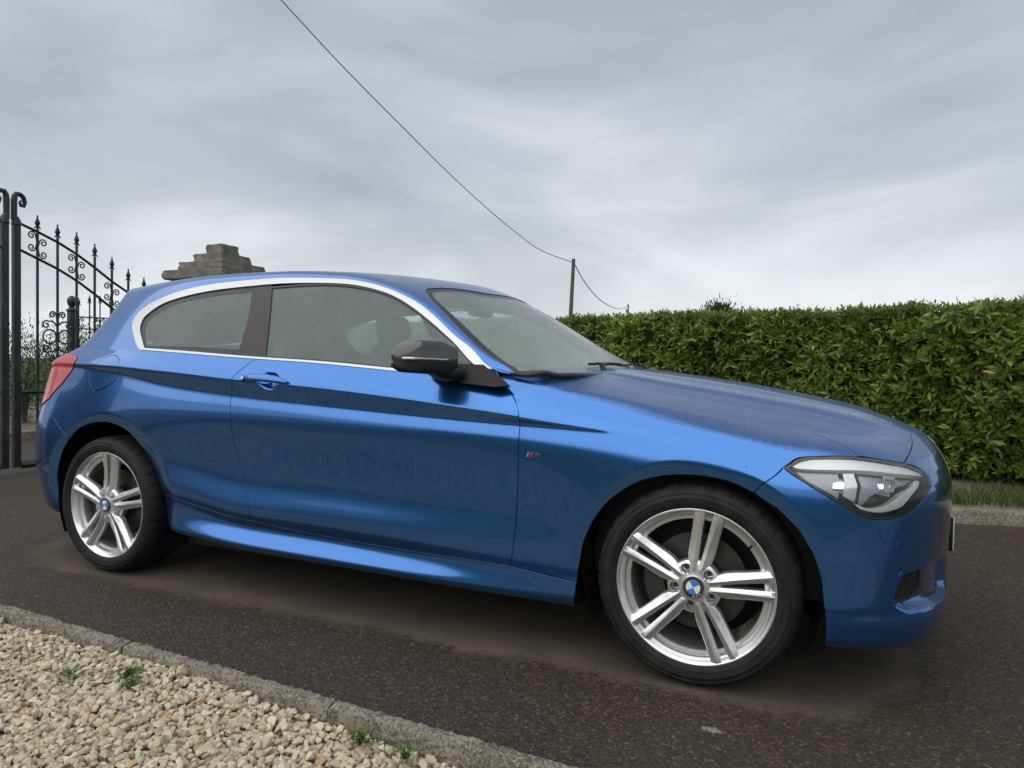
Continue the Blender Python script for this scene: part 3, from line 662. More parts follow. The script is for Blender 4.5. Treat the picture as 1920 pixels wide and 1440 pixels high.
# door bowl behind the handle: a dent in the door skin
def dent(u,t):
    hu,ht=.985,.792
    a=((u-hu)/.066)**2+((t-ht)/.043)**2
    return .019*sst(1.15*(1-a))
def bsegs(side):pass
for s in (1,-1):
    P=loop(O['doorR'],O['seam'][3:7],O['doorF'],rev(O['belt'])[0:6],step=.010)
    door=panel('door',SA,P,M_paint,car,side=s,dfn=dent,du=.008,dt=.007)
    if s==1: DOOR=door
    else: DOORL=door
    P=loop(rev(O['seamB']),O['doorFB'][:-1],('L',[O['doorFB'][-2],(1.955,.90),(1.985,1.00),O['hoodside'][0]]),O['hoodside'],('L',[O['hoodside'][-1],O['HL'][4]]),rev(O['HL'][:5]),rev(O['fbump']),rev(O['archF'][2:13]))
    wing=panel('front_wing',SB,P,M_paint,car,side=s,edge=.012,du=.012,dt=.009)
    WING=wing if s==1 else None
    P=loop(O['seam'],('L',[O['seam'][-1],(2.315,.10),(2.315,0.),(.43,0.),(.39,.08)]),('L',[(.39,.08),O['archR'][-2],O['seam'][0]]))
    panel('side_sill',SA,P,M_paint,car,side=s,edge=.012)
    # windows
    P=loop(O['winI'],rev(O['beltT'][1:-1]),step=.008)
    bl=O['bline']
    qi=[p for p in O['winI'] if p[0]<.80];di=[p for p in O['winI'] if p[0]>.82]
    bt=[p for p in O['beltT'] if p[0]<.90][1:];bd=[p for p in O['beltT'] if p[0]>.90]
    Pq=loop(qi+[bl[0]],bl,[bl[-1]]+rev(bt)+[qi[0]],step=.008)
    qc=O['qclear']
    Pc=loop(qc[:8],qc[7:11],[qc[10],qc[11],qc[0]],step=.008)
    qb=panel('quarter_window_border',SA,Pq,M_frit,car,side=s,off=-.004,holes=[Pc],gap=.001,edge=.004)
    panel('quarter_window',SA,Pc,M_glass,qb,side=s,off=-.0045,gap=0,edge=0)
    Pd=loop([bl[0]]+di,[di[-1]]+rev(bd[:-1])+[bl[-1]],rev(bl),step=.008)
    Pdi=inset(Pd,.009)
    ws_=panel('door_window_seal',SA,Pd,M_trim,car,side=s,off=-.001,holes=[Pdi],gap=.001,edge=.006)
    panel('door_window',SA,Pdi,M_glass,ws_,side=s,off=-.006,gap=0,edge=0)
    # satin chrome frame round the side windows
    Pch=loop(O['winO'],rev(O['beltT'])[0:2],rev(O['winI']),step=.008)
    Pch=loop(O['winO']+[O['beltT'][-1]],[O['beltT'][-1],O['winI'][-1]],rev(O['winI']),[O['winI'][0],O['winO'][0]],step=.008)
    panel('window_surround',SA,Pch,M_chrome,car,side=s,off=.003,gap=.0005,edge=.008)
    Pb=loop(O['belt'],[O['belt'][-1],O['beltT'][-1]],rev(O['beltT']),[O['beltT'][0],O['belt'][0]],step=.008)
    bel=[(a,b-.001) for a,b in O['belt'][:6]];bet=[(a,b) for a,b in O['beltT'][:6]]
    panel('waistline_trim',SA,loop(bel,[bel[-1],bet[-1]],rev(bet),[bet[0],bel[0]],step=.008),M_chrome,car,side=s,off=.0035,gap=.0003,edge=.006)
# body shell: rear quarter, roof rail, pillars and roof in one pressing
tail0=O['tailE']
hatch=[(-.62,TA),(-.66,1.30),(-.62,1.17),(-.58,1.03),(-.54,.92),(-.50,.84)]
shell=[('L',[O['winO'][-1],(1.966,1.085),(1.99,1.062),(2.03,1.075),O['wsR'][-1]]),rev(O['wsR']),O['wsT'][0:5]+[(1.655,TA)],('L',[(1.655,TA),(-.62,TA)]),hatch,
 [hatch[-1],tail0[0]],tail0,[tail0[-1],O['rbump'][0]],O['rbump'],('L',[O['rbump'][-1],O['archR'][3]]),O['archR'][3:15],('L',[O['archR'][14],O['seam'][0]]),O['seam'][:4],rev(O['doorR'])]
P=loop(*shell,rev(O['belt'][:3]),rev(rev(O['winO'])) if False else O['winO'])
panel('body_shell',SA,P,M_paint,car,join=True,edge=.012,du=.013,dt=.010,holes=[loop(O['fuel'],[O['fuel'][-1],O['fuel'][0]],step=.008)])
panel('fuel_flap',SA,loop(O['fuel'],[O['fuel'][-1],O['fuel'][0]],step=.008),M_paint,car,gap=.0012,edge=.006)
panel('fuel_filler_blank',SA,loop(O['fuel'],[O['fuel'][-1],O['fuel'][0]],step=.008),M_paint,car,side=-1,gap=-.002,off=0,edge=0)
# tail lamps, hatch, rear bumper
tl_in=[(-.50,.84),(-.60,.80),(-.66,.72),(-.64,.64),(-.56,.60)]
for s in (1,-1):
    P=loop(tail0,[tail0[-1],tl_in[-1]],rev(tl_in),[tl_in[0],tail0[0]])
    panel('tail_lamp',SA,P,M_tail,car,side=s,off=.004,gap=.001,edge=.014)
hb=[(-.56,.60),(-.9,.59),(-1.25,.59)]
P=loop(hatch,tl_in,hb,('L',[(-1.25,.59),(-1.25,TA)]),('L',[(-1.25,TA),(-.62,TA)]))
RW=loop([(-.80,1.31),(-.76,1.20),(-.72,1.05),(-.76,.97)],[(-.76,.97),(-1.0,.945),(-1.25,.94)],('L',[(-1.25,.94),(-1.25,1.33)]),[(-1.25,1.33),(-1.0,1.33),(-.80,1.31)])
# hatch is cut as an upper frame and a lower skin so that the rear glass sits between them
P1=loop(hatch[1:]+[tl_in[0]],tl_in,hb,('L',[(-1.25,.59),(-1.25,.94)]),rev([(-.76,.97),(-1.0,.945),(-1.25,.94)]),rev([(-.80,1.31),(-.76,1.20),(-.72,1.05),(-.76,.97)]),('L',[(-.80,1.31),hatch[1]]))
hat=panel('tailgate',SA,P1,M_paint,car,join=True,edge=.012)
P2=loop(hatch[:2],('L',[hatch[1],(-.80,1.31)]),[(-.80,1.31),(-1.0,1.33),(-1.25,1.33)],('L',[(-1.25,1.33),(-1.25,TA)]),('L',[(-1.25,TA),(-.62,TA)]))
panel('roof_spoiler',SA,P2,M_paint,hat,join=True,edge=.012,off=.006)
panel('rear_window',SA,RW,M_frit,hat,join=True,off=-.004,edge=0)
rb=O['rbump']
P=loop(rev(rb),('L',[rb[0],tail0[-1]]),[tail0[-1],(-.56,.60),(-.9,.59),(-1.25,.59)],('L',[(-1.25,.59),(-1.25,0)]),('L',[(-1.25,0),(-.33,0)]),[(-.33,0),(-.38,.09),O['archR'][0],O['archR'][1],O['archR'][2],O['archR'][3]],('L',[O['archR'][3],rb[-1]]))
panel('rear_bumper',SA,P,M_paint,car,join=True,edge=.014)
# windscreen with black border
P=loop(rev(O['wsR']),O['wsT'][0:5]+[(1.655,TA)],('L',[(1.655,TA),(2.30,TA)]),[(2.30,TA),(2.29,1.60),(2.26,1.40),(2.20,1.28),(2.14,1.21)],[(2.14,1.21),(2.09,1.185),O['wsR'][-1]])
Pi=inset(P,.028)
Pi[:,1]=np.where(np.abs(Pi[:,1]-(TA-.028))<.004,TA,Pi[:,1])
def ringpanel(name,S,Po,Pi,m,**k):
    # ring open at the centre line: outer outline then inner outline back
    A_=Po[~(Po[:,1]>TA-1e-6)];B_=Pi[~(Pi[:,1]>TA-1e-3)]
    if area2(Po)<0:A_=A_[::-1]
    if area2(Pi)<0:B_=B_[::-1]
    # rotate so that both start at centre line gap
    def rot(Q):
        g_=np.linalg.norm(Q-np.roll(Q,1,0),axis=1).argmax();return np.roll(Q,-g_,0)
    A_=rot(A_);B_=rot(B_)
    a0=np.array([[A_[0][0],TA]]);a1=np.array([[A_[-1][0],TA]]);b0=np.array([[B_[0][0],TA]]);b1=np.array([[B_[-1][0],TA]])
    return panel(name,S,np.vstack([a0,A_,a1,b1,B_[::-1],b0]),m,**k)
wsb=ringpanel('windscreen_border',SA,P,Pi,M_frit,parent=car,join=True,off=-.003,gap=.001,edge=.006)
panel('windscreen',SA,Pi,M_ws,wsb,join=True,off=-.0035,gap=0,edge=0)
for s in (1,-1):
    q=np.array([O['wsR'][-1],(2.09,1.185),(2.14,1.21),(2.20,1.28),(2.26,1.40),(2.29,1.60),(2.30,TA)]);q=resamp(catmull(q),.03);pp_=SA(q[:,0],q[:,1])-SA.normal(q[:,0],q[:,1])*.008
    mb=MB();mb.tube([(a,b*s,c) for a,b,c in pp_],.010,8);mb.obj('windscreen_seal',M_trim,wsb)
# bonnet
hs=O['hoodside'];hf=O['hoodfront']
hfc=hf+[(3.70,.86),(3.95,.905)]
P=loop(hs,('L',[hs[-1]]+O['HL'][5:7]+[hf[0]]),hfc,('L',[(3.95,.905),(3.95,TB)]),('L',[(3.95,TB),(2.16,TB)]),[(2.16,TB),(2.13,1.40),(2.08,1.16),(2.04,1.03),hs[0]])
panel('bonnet',SB,P,M_paint,car,gap=.003,join=True,edge=.014)
# front bumper with recessed corner intake
NOSE=(3.95,.905)
def scoop(u,t):
    top=np.interp(u,[3.24,3.2795,3.3187,3.3966,3.5006,3.703,3.95],[.175,.2487,.2635,.2667,.2682,.246,.24])
    bot=np.interp(u,[3.24,3.313,3.4097,3.524,3.6712,3.95],[.165,.143,.137,.131,.121,.118])
    a=sst((top-t)/.014)*sst((t-bot)/.024)*(1-sst((u-3.74)/.09))
    k=sst((u-(3.37-.13*sst((.20-t)/.02)))/.08)
    return .036*a*k
# kidney grille opening
KG=loop([(3.825,.51),(3.815,.57),(3.825,.64),(3.85,.68)],[(3.85,.68),(3.89,.69),(3.938,.685)],[(3.938,.685),(3.942,.60),(3.938,.51)],[(3.938,.51),(3.88,.50),(3.825,.51)])
LG=loop([(3.85,.14),(3.86,.22)],[(3.86,.22),(3.89,.235),(3.948,.235)],('L',[(3.948,.235),(3.948,.08)]),[(3.948,.08),(3.89,.08),(3.85,.11)],[(3.85,.11),(3.85,.14)])
IN=loop(O['intake'][:5],O['intake'][4:7],O['intake'][6:9]+[O['intake'][0]],step=.006)
ar=O['archF'][12:]
P=loop(O['fbump'],O['HL'][0:1]+rev(O['HL'])[:11]+[O['HL'][8]],rev(O['HL'][6:9]),('L',[O['HL'][6],hf[0]]),hfc,('L',[(3.95,.905),(3.95,0)]),('L',[(3.95,0),(3.03,0)]),('L',[(3.03,0)]+rev(ar)))
PDC=np.array([(3.2652+.013*math.cos(a),.2765+.013*math.sin(a)) for a in np.linspace(0,2*math.pi,20,endpoint=False)])
WC=loop(O['washer'],[O['washer'][-1],O['washer'][0]],step=.006)
bmp=panel('front_bumper',SB,P,M_paint,car,join=True,edge=.016,holes=[KG,LG,IN,WC,PDC],dfn=scoop,du=.009,dt=.006)
for s in (1,-1):
    panel('washer_cover',SB,WC,M_paint,bmp,side=s,edge=.004,gap=.001)
    panel('parking_sensor',SB,PDC,M_paint,bmp,side=s,edge=.004,gap=.0008,off=-.001)
def mesh_grid(name,S,P,off,parent,side,cell=.017,r=.0022,slant=.5,m=M_blk):
    """honeycomb bars lying on the surface inside outline P"""
    mb=MB();u0,u1,t0,t1=P[:,0].min(),P[:,0].max(),P[:,1].min(),P[:,1].max()
    segs=[];h=cell
    j=0;t=t0-h
    while t<t1+h:
        u=u0-h+(h if j%2 else 0)
        while u<u1+h:
            segs+=[((u,t),(u+h*.62,t+h*.1)),((u+h*.62,t+h*.1),(u+h,t+h*.55)),((u+h*.62,t+h*.1),(u+h*1.0,t-h*.45))];u+=2*h*.82
        t+=h*.5;j+=1
    for a,b in segs:
        mm=np.array([a,b,((a[0]+b[0])/2,(a[1]+b[1])/2)])
        if not pip(mm,P).all(): continue
        q=S(mm[:2,0],mm[:2,1])-S.normal(mm[:2,0],mm[:2,1])*off
        if side<0: q=q*[1,-1,1]
        mb.tube([q[0],q[1]],r,4,False)
    return mb.obj(name,m,parent,smooth=False)
for s in (1,-1):
    ib=panel('intake_surround',SB,IN,M_blk,bmp,side=s,off=-.040,gap=-.004,edge=0)
    panel('intake_frame',SB,IN,M_trim,bmp,side=s,off=-.006,gap=-.001,holes=[inset(IN,.006)],edge=.035)
    mesh_grid('intake_mesh',SB,inset(IN,.004),.014,ib,s,cell=.013,m=M_blk)
    gs=panel('grille_chrome_frame',SB,KG,M_chrome,bmp,side=s,off=.001,gap=-.002,holes=[inset(KG,.010)],edge=.03)
    panel('grille_backing',SB,KG,M_blk,gs,side=s,off=-.05,gap=-.004,edge=0)
    for k in range(7):
        u=3.832+k*.016;mb=MB();tt=np.linspace(.50,.70,9);uu=np.full(9,u);kk=pip(np.stack([uu,tt],1),inset(KG,.008))
        if kk.sum()<3: continue
        q=SB(uu[kk],tt[kk])-SB.normal(uu[kk],tt[kk])*.012
        if s<0:q=q*[1,-1,1]
        mb.tube(q,.004,6);mb.obj('grille_slat',M_trim,gs)
    lg=panel('lower_grille_backing',SB,LG,M_blk,bmp,side=s,off=-.05,gap=-.004,edge=0)
    mesh_grid('lower_grille_mesh',SB,LG,.02,lg,s,cell=.03,r=.003)
    # ---- headlamp
    HLp=loop(O['HL'][0:3],O['HL'][2:7],O['HL'][6:11],O['HL'][10:]+[O['HL'][0]],step=.008)
    hl=panel('headlamp',SB,HLp,M_lampdark,car,side=s,off=-.06,gap=-.002,edge=0)
    ins=inset(HLp,.010)
    panel('lamp_bezel',SB,HLp,M_trim,hl,side=s,off=-.002,gap=.002,holes=[ins],edge=.02)
    panel('lamp_lens',SB,HLp,M_lens,hl,side=s,off=.0005,gap=.002,edge=0)
    HL_PIECES(hl,s,ins)
# badge on the wing
def local_frame(S,u,t,side=1):
    p=S(u,t)[0];n=S.normal(u,t)[0];du_=S(u+.002,t)[0]-p;du_/=np.linalg.norm(du_)
    up=np.cross(n,du_);up=up*np.sign(up[2]);
    if side<0: p,n,du_,up=[a*[1,-1,1] for a in (p,n,du_,up)]
    return Vector(p),Vector(n),Vector(du_),Vector(up)
def text_mesh(s,size,ext,font=None):
    cu=bpy.data.curves.new('tmp','FONT');cu.body=s;cu.size=size;cu.extrude=ext;cu.align_x='CENTER';cu.align_y='CENTER';cu.resolution_u=3
    o=bpy.data.objects.new('tmp',cu);COL.objects.link(o)
    bpy.context.view_layer.update()
    me=bpy.data.meshes.new_from_object(o.evaluated_get(bpy.context.evaluated_depsgraph_get()))
    bpy.data.objects.remove(o);bpy.data.curves.remove(cu);return me
for s in (1,-1):
    p,n,ex,ez=local_frame(SB,2.146,.5235,s)
    if s<0: ex=-ex
    Mx=Matrix.Translation(p)@Matrix((ex,ez,n)).transposed().to_4x4()
    mb=MB()
    for k,(x0,w_) in enumerate(((-.024,.0055),(-.0175,.0055),(-.011,.006))):
        sl=.006;v=[(x0,-.0085,.0005),(x0+w_,-.0085,.0005),(x0+w_+sl,.0085,.0005),(x0+sl,.0085,.0005)]
        v+= [(a,b,.003) for a,b,_ in v];v=[tuple(Mx@Vector(q)) for q in v]
        mb.add(v,[(3,2,1,0),(4,5,6,7),(0,1,5,4),(1,2,6,5),(2,3,7,6),(3,0,4,7)],k)
    bd=mb.obj('wing_badge',[M_lblue,M_navy,M_red],car,smooth=False)
    me=text_mesh('M',.024,.0016)
    for v in me.vertices:
        c=v.co;q=Vector(((c.x+.013+c.y*.3)*1.25,c.y,c.z+.0018));v.co=Mx@q
    link('badge_letter',me,M_chrome,bd)
# door handles
for s,dr in ((1,DOOR),(-1,DOORL)):
    cu=[(.872,.790),(.90,.7935),(.95,.7955),(1.0,.796),(1.05,.7945),(1.09,.791)]
    offs=[.006,.022,.027,.027,.021,.004];hh=[.012,.0155,.017,.017,.015,.006]
    mb=MB();rings=[]
    C_=catmull([(a,b) for a,b in cu],5);of=np.interp(np.linspace(0,5,len(C_)),range(6),offs);hs_=np.interp(np.linspace(0,5,len(C_)),range(6),hh)
    n_=14;V=[]
    for (u,t),o_,h_ in zip(C_,of,hs_):
        p=SA(u,t)[0];n=SA.normal(u,t)[0];up=np.array([0,0,1.])-n*n[2];up/=np.linalg.norm(up)
        for k in range(n_):
            a=2*math.pi*k/n_;q=p+n*(o_+.009*math.cos(a))+up*h_*math.sin(a)
            V.append(q*[1,s,1])
    F=[(i*n_+k,i*n_+(k+1)%n_,(i+1)*n_+(k+1)%n_,(i+1)*n_+k) for i in range(len(C_)-1) for k in range(n_)]+[tuple(range(n_)),tuple((len(C_)-1)*n_+k for k in range(n_))]
    mb.add(V,F);hd=mb.obj('door_handle',M_paint,dr)
    # lock barrel at the rear end of the handle
    p,n,ex,ez=local_frame(SA,.866,.7905,s)
    mb=MB();mb.lathe([(.0001,.0),(.0001,.022),(.009,.022),(.0125,.018),(.0135,.0)],24,'z')
    Mx=Matrix.Translation(p)@Matrix((ex,ez,n)).transposed().to_4x4();mb.v=[tuple(Mx@Vector(q)) for q in mb.v];mb.obj('handle_end_cap',M_paint,dr)
    mb=MB();mb.lathe([(.0001,.0235),(.0048,.0235),(.0052,.021)],20,'z');mb.v=[tuple(Mx@Vector(q)) for q in mb.v];mb.obj('lock_barrel',M_chrome,dr)
# wing mirrors
for s in (1,-1):
    yy=np.linspace(0,1,15);V=[];n_=28;rings=[]
    for q in yy:
        y=-.885-.165*q
        # section: half-ellipse to the front, flat back
        top=1.088-.004*q-.030*max(0,q-.6)**1.6*2.2;bot=.968+.002*q+.022*max(0,q-.6)**1.4
        e=1-max(0,(q-.80)/.2)**2.4*.75;e2=min(1,.72+q*1.1)
        zc_=(top+bot)/2;hz2=(top-bot)/2*e*e2;xb=1.735-.045*q;xf=xb+(.125-.03*q)*e
        for k in range(n_):
            a=2*math.pi*k/n_;ca,sa=math.cos(a),math.sin(a)
            x=(xb+xf)/2+(xf-xb)/2*(abs(ca)**.46)*(1 if ca>0 else -1)
            z=zc_+hz2*(abs(sa)**.46)*(1 if sa>0 else -1)-(.010 if ca>0 else 0)*abs(ca)
            V.append((x,y*s,z))
    mb=MB();N=len(yy)
    F=[(i*n_+k,i*n_+(k+1)%n_,(i+1)*n_+(k+1)%n_,(i+1)*n_+k) for i in range(N-1) for k in range(n_)]+[tuple(range(n_)),tuple((N-1)*n_+k for k in range(n_))]
    # lower third of the housing is matt plastic: separate shell below the light strip
    mb.add(V,F);mc=mb.obj('wing_mirror',M_gloss,car,ang=60)
    mb=MB();V2=[((x-1.78)*1.015+1.78,y*1.0+(-.001*s if 0 else 0),.967+(z-.967)*.52-.003) for x,y,z in V]
    mb.add(V2,F);mb.obj('mirror_lower_case',M_blk,mc,ang=60)
    mb=MB()
    pts=[(1.738+.0,-1.052*s,1.0165),(1.772,-1.050*s,1.0165),(1.800,-1.020*s,1.0155),(1.822,-.975*s,1.0145),(1.840,-.915*s,1.013),(1.845,-.90*s,1.012)]
    pts=[(a,-.0+(b),c) for a,b,c in pts]
    C3=np.array(pts);t_=np.linspace(0,5,24);C3=np.stack([np.interp(t_,range(6),C3[:,i]) for i in range(3)],1)
    mb.tube([(x,-y if s<0 and False else y,z) for x,y,z in C3],.0055,8)
    mb.obj('mirror_indicator_strip',M_chrome,mc)
    mb=MB();mb.box((-.004,-.055,-.034),(.002,.055,.034));mb.v=[(1.733-(.045*(abs(y+0)+.0)/.14 if 0 else 0)+x-.02*((-y*1.0)/.07),(-.972+y)*s,1.03+z*1.0) for x,y,z in mb.v]
    mb.obj('mirror_glass',M_mirror,mc)
    # foot: triangular sail panel and arm
    mb=MB()
    A=[(1.80,-.815,.985),(1.955,-.812,.982),(2.045,-.852,.925),(2.02,-.858,.922),(1.76,-.850,.953),(1.72,-.838,.972)]
    Bq=[(1.80,-.84,.998),(1.93,-.828,.996),(2.035,-.862,.930),(2.00,-.872,.925),(1.76,-.872,.945),(1.72,-.86,.968)]
    mb.add([(x,y*s*1,z) if s>0 else (x,-y,z) for x,y,z in A+Bq],[(0,1,2,3,4,5),(11,10,9,8,7,6)]+[(i,(i+1)%6,6+(i+1)%6,6+i) for i in range(6)])
    mb.obj('mirror_sail_panel',M_blk,mc,bevel=.004)
    mb=MB();mb.tube([(1.86,-.855*s,.968),(1.82,-.90*s,.970),(1.79,-.95*s,.985)],[.030,.026,.024],12);mb.obj('mirror_arm',M_blk,mc)
# wheels ------------------------------------------------------------------
def smoothpoly(pts,n=3): return pts
def make_wheel():
    tb=MB()
    # tyre profile, radius / depth (0 = outer sidewall plane, + inboard)
    pr=[(.232,.012),(.240,.004),(.252,-.004),(.262,-.0085),(.2645,-.0080),(.2655,-.0105),(.280,-.0125),(.2815,-.0110),(.292,-.0085),(.2935,-.0100),(.302,-.003),(.309,.008),(.3145,.022),(.3165,.038)]
    g0=[.038]
    for a in (.062,.095,.128,.161): pr+=[(.3178,a-.004),(.3105,a-.0035),(.3105,a+.0035),(.3178,a+.004)]
    pr+=[(.3165,.185),(.3145,.201),(.309,.215),(.300,.228),(.28,.235),(.25,.232),(.232,.215)]
    n=216;V=[];F=[];m=len(pr)
    for k in range(n):
        a=2*math.pi*k/n
        for j,(r,h) in enumerate(pr):
            ph=k%6
            if r>.308 and (h<.056 or h>.167): r=r-(.0045 if ph==0 else 0)
            elif r>.316 and .066<h<.092 : r=r-(.003 if (k+2)%6==0 else 0)
            V.append((r*math.cos(a),h,r*math.sin(a)))
    for k in range(n):
        for j in range(m-1):
            F.append((k*m+j,((k+1)%n)*m+j,((k+1)%n)*m+j+1,k*m+j+1))
    tb.add(V,F);tyre=tb.mesh('tyre',True,0,35)
    rb=MB()
    rb.lathe([(.2455,.014),(.2465,.004),(.2455,.000),(.2425,-.0005),(.2365,.004),(.2335,.010),(.2300,.014),(.2240,.016),(.2225,.019),(.2215,.028),(.2190,.032),(.2080,.034),(.2065,.037),(.2055,.060),(.2050,.19),(.232,.21),(.245,.212)],128)
    rim=rb.mesh('rim',True,0,28)
    spk=[]
    for side in (1,-1):
        mb=MB();rs=np.concatenate([np.linspace(.0355,.10,14),np.linspace(.115,.222,10),[.232,.2385]])
        V=[]
        for r in rs:
            q=np.clip((r-.10)/(.222-.10),0,1)
            inn=np.interp(r,[.052,.075,.10,.16,.2385],[.0006,.0025,.0050,.0088,.0125])
            ouu=np.interp(r,[.0355,.046,.056,.068,.082,.10,.13,.16,.2385],[.013,.0170,.0225,.0295,.0360,.0405,.0420,.0430,.0475])
            rid=np.interp(r,[.052,.09,.2385],[.0135,.0160,.0300])
            top=np.interp(r,[.0355,.055,.075,.12,.18,.222,.2385],[.0035,.0020,.0030,.0055,.004,.0008,.0006])
            to2=top+np.interp(r,[.0355,.055,.075,.10,.15,.222],[.0015,.0025,.0055,.0085,.009,.0045])
            to1=top+np.interp(r,[.052,.08,.15,.222],[.001,.003,.003,.0012])
            dp=np.interp(r,[.052,.12,.222,.23],[.040,.036,.032,.030])
            prof=[(inn,dp),(inn+.0005,to1+.0018),(inn+.0025,to1),(rid-.0015,top+.0004),(rid,top),(rid+.0020,top+.0010),(ouu-.006,to2-.001),(ouu-.0022,to2+.001),(ouu,to2+.005),(ouu-.002+.003,dp)]
            for x,h in prof: V.append((side*x,h,r))
        m=10;F=[]
        for i in range(len(rs)-1):
            for j in range(m-1): F.append((i*m+j,i*m+j+1,(i+1)*m+j+1,(i+1)*m+j))
            F.append((i*m+m-1,i*m,(i+1)*m,(i+1)*m+m-1))
        mb.add(V,F);spk.append(mb.mesh('spoke',True,0,38))
    # hub with pockets for the bolts
    hb=MB();n=200;rr_=[.030,.034,.040,.046,.0505,.054,.058,.062,.066,.0695,.072,.0745,.0775,.080,.082,.0835,.086];V=[]
    for k in range(n):
        a=2*math.pi*k/n
        for j,r in enumerate(rr_):
            h=np.interp(r,[.030,.036,.055,.072,.080,.0835,.086],[.000,.002,.0040,.0066,.0095,.0130,.030])
            for b in range(5):
                ab=math.pi/2+R(36)+b*R(72)
                dx=r*math.cos(a)-.060*math.cos(ab);dz=r*math.sin(a)-.060*math.sin(ab);d=math.hypot(dx,dz)
                h=h+.020*float(sst((.0145-d)/.003))
            V.append((r*math.cos(a),h,r*math.sin(a)))
    m=len(rr_);F=[(k*m+j,((k+1)%n)*m+j,((k+1)%n)*m+j+1,k*m+j+1) for k in range(n) for j in range(m-1)]
    hb.add(V,F)
    hb.lathe([(.086,.030),(.082,.055),(.03,.06)],64)
    hub=hb.mesh('hub',True,0,50)
    cp=MB();cp.lathe([(.0335,.003),(.0335,-.002),(.0320,-.0040),(.0235,-.0048)],64,mi=0)
    cp.lathe([(.0235,-.0048),(.0230,-.0058),(.0218,-.0058)],64,mi=1)
    for q in range(4):
        k0=q*16;v=[(0,-.0062,0)]+[(.0218*math.cos(2*math.pi*k/64),-.0058,.0218*math.sin(2*math.pi*k/64)) for k in range(k0,k0+17)]
        cp.add(v,[(0,i+1,i+2) for i in range(16)],2 if q%2 else 3)
    cap=cp.mesh('centre_cap',True,0,30)
    bt=MB();bt.lathe([(.0001,.012),(.005,.012),(.0055,.0105),(.0078,.0100),(.0088,.013),(.0088,.03)],6*4)
    bolt=bt.mesh('wheel_bolt',True,0,30)
    # nearby small balance hole between the paired spokes
    ds=MB();ds.lathe([(.07,.085),(.075,.078),(.155,.078),(.156,.080),(.156,.098),(.15,.10),(.06,.10)],96)
    disc=ds.mesh('brake_disc',True,0,30)
    ca=MB()
    for k in range(12):
        pass
    V=[];n=13
    for k in range(n):
        a=R(150)+R(60)*k/(n-1)
        for r,h in ((.105,.062),(.168,.062),(.176,.072),(.176,.11),(.105,.11)): V.append((r*math.cos(a),h,r*math.sin(a)))
    F=[(k*5+j,k*5+(j+1)%5,(k+1)*5+(j+1)%5,(k+1)*5+j) for k in range(n-1) for j in range(5)]+[tuple(range(5)),tuple((n-1)*5+j for j in range(5))]
    ca.add(V,F);cal=ca.mesh('brake_caliper',True,.0,30)
    vv=MB();vv.tube([(.142,.03,.178),(.137,.012,.171)],[.004,.0035],10);vv.tube([(.137,.012,.171),(.1355,.004,.169)],.0045,10)
    val=vv.mesh('valve',True)
    # lettering
    def bent(s,rad,size,a0,h,ext,m_out):
        me=text_mesh(s,size,ext)
        for v in me.vertices:
            c=v.co;a=a0-c.x/rad;r=rad+c.y;v.co=Vector((r*math.cos(a),h-c.z,r*math.sin(a)))
        return me
    tl=[bent('BRIDGESTONE',.274,.017,R(-12),-.0125,.0006,0),bent('BRIDGESTONE',.274,.017,R(168),-.0125,.0006,0),bent('225/40 R18',.287,.009,R(85),-.0105,.0005,0)]
    cl=bent('B  M  W',.0275,.0075,R(-96),-.0052,.0004,0)
    return dict(tyre=tyre,rim=rim,spk=spk,hub=hub,cap=cap,bolt=bolt,disc=disc,cal=cal,val=val,tl=tl,cl=cl)
W=make_wheel()
for me_,ms in ((W['tyre'],[M_rubber]),(W['rim'],[M_alloy]),(W['hub'],[M_alloy]),(W['cap'],[M_gloss,M_chrome,M_white,M_bluee]),(W['bolt'],[M_disc]),(W['disc'],[M_disc]),(W['cal'],[M_disc]),(W['val'],[M_blk]),(W['cl'],[M_white])):
    for q in ms: me_.materials.append(q)
for me_ in W['spk']: me_.materials.append(M_alloy)
for me_ in W['tl']: me_.materials.append(M_letter)
def place_wheel(x,y,side,ph,cph):
    # ph turns the spokes; side -1 = far side of the car
    root=link('wheel',W['rim'],None,car)
    root.matrix_local=Matrix.Translation((x,y*side*1.0,.3178))@(Matrix.Rotation(math.pi,4,'Z') if side<0 else Matrix.Identity(4))
    rot=lambda a:Matrix.Rotation(a,4,'Y')
    def ch(n_,me,M=Matrix.Identity(4)):
        o=link(n_,me,None,root);o.matrix_local=M;return o
    b0=-(ph-math.pi/2)     # Ry(a) turns +Z towards +X
    ch('tyre',W['tyre']);ch('hub',W['hub'],rot(b0))
    ch('centre_cap',W['cap'],rot(cph));ch('cap_lettering',W['cl'],rot(cph))
    for t_ in W['tl']: ch('tyre_lettering',t_,rot(b0*.5))
    for k in range(5):
        for q in W['spk']: ch('spoke',q,rot(b0+R(72)*k))
        a=math.pi/2+R(36)+k*R(72)
        ch('wheel_bolt',W['bolt'],rot(b0)@Matrix.Translation((.060*math.cos(a),.012,.060*math.sin(a))))
    ch('brake_disc',W['disc']);ch('brake_caliper',W['cal']);ch('valve',W['val'],rot(b0))
YF,YR=-.862,-.868
place_wheel(2.69,YF,1,R(79.5),R(-30));place_wheel(0,YR,1,R(86.5),R(38))
place_wheel(2.69,YF,-1,R(60),0);place_wheel(0,YR,-1,R(20),0)
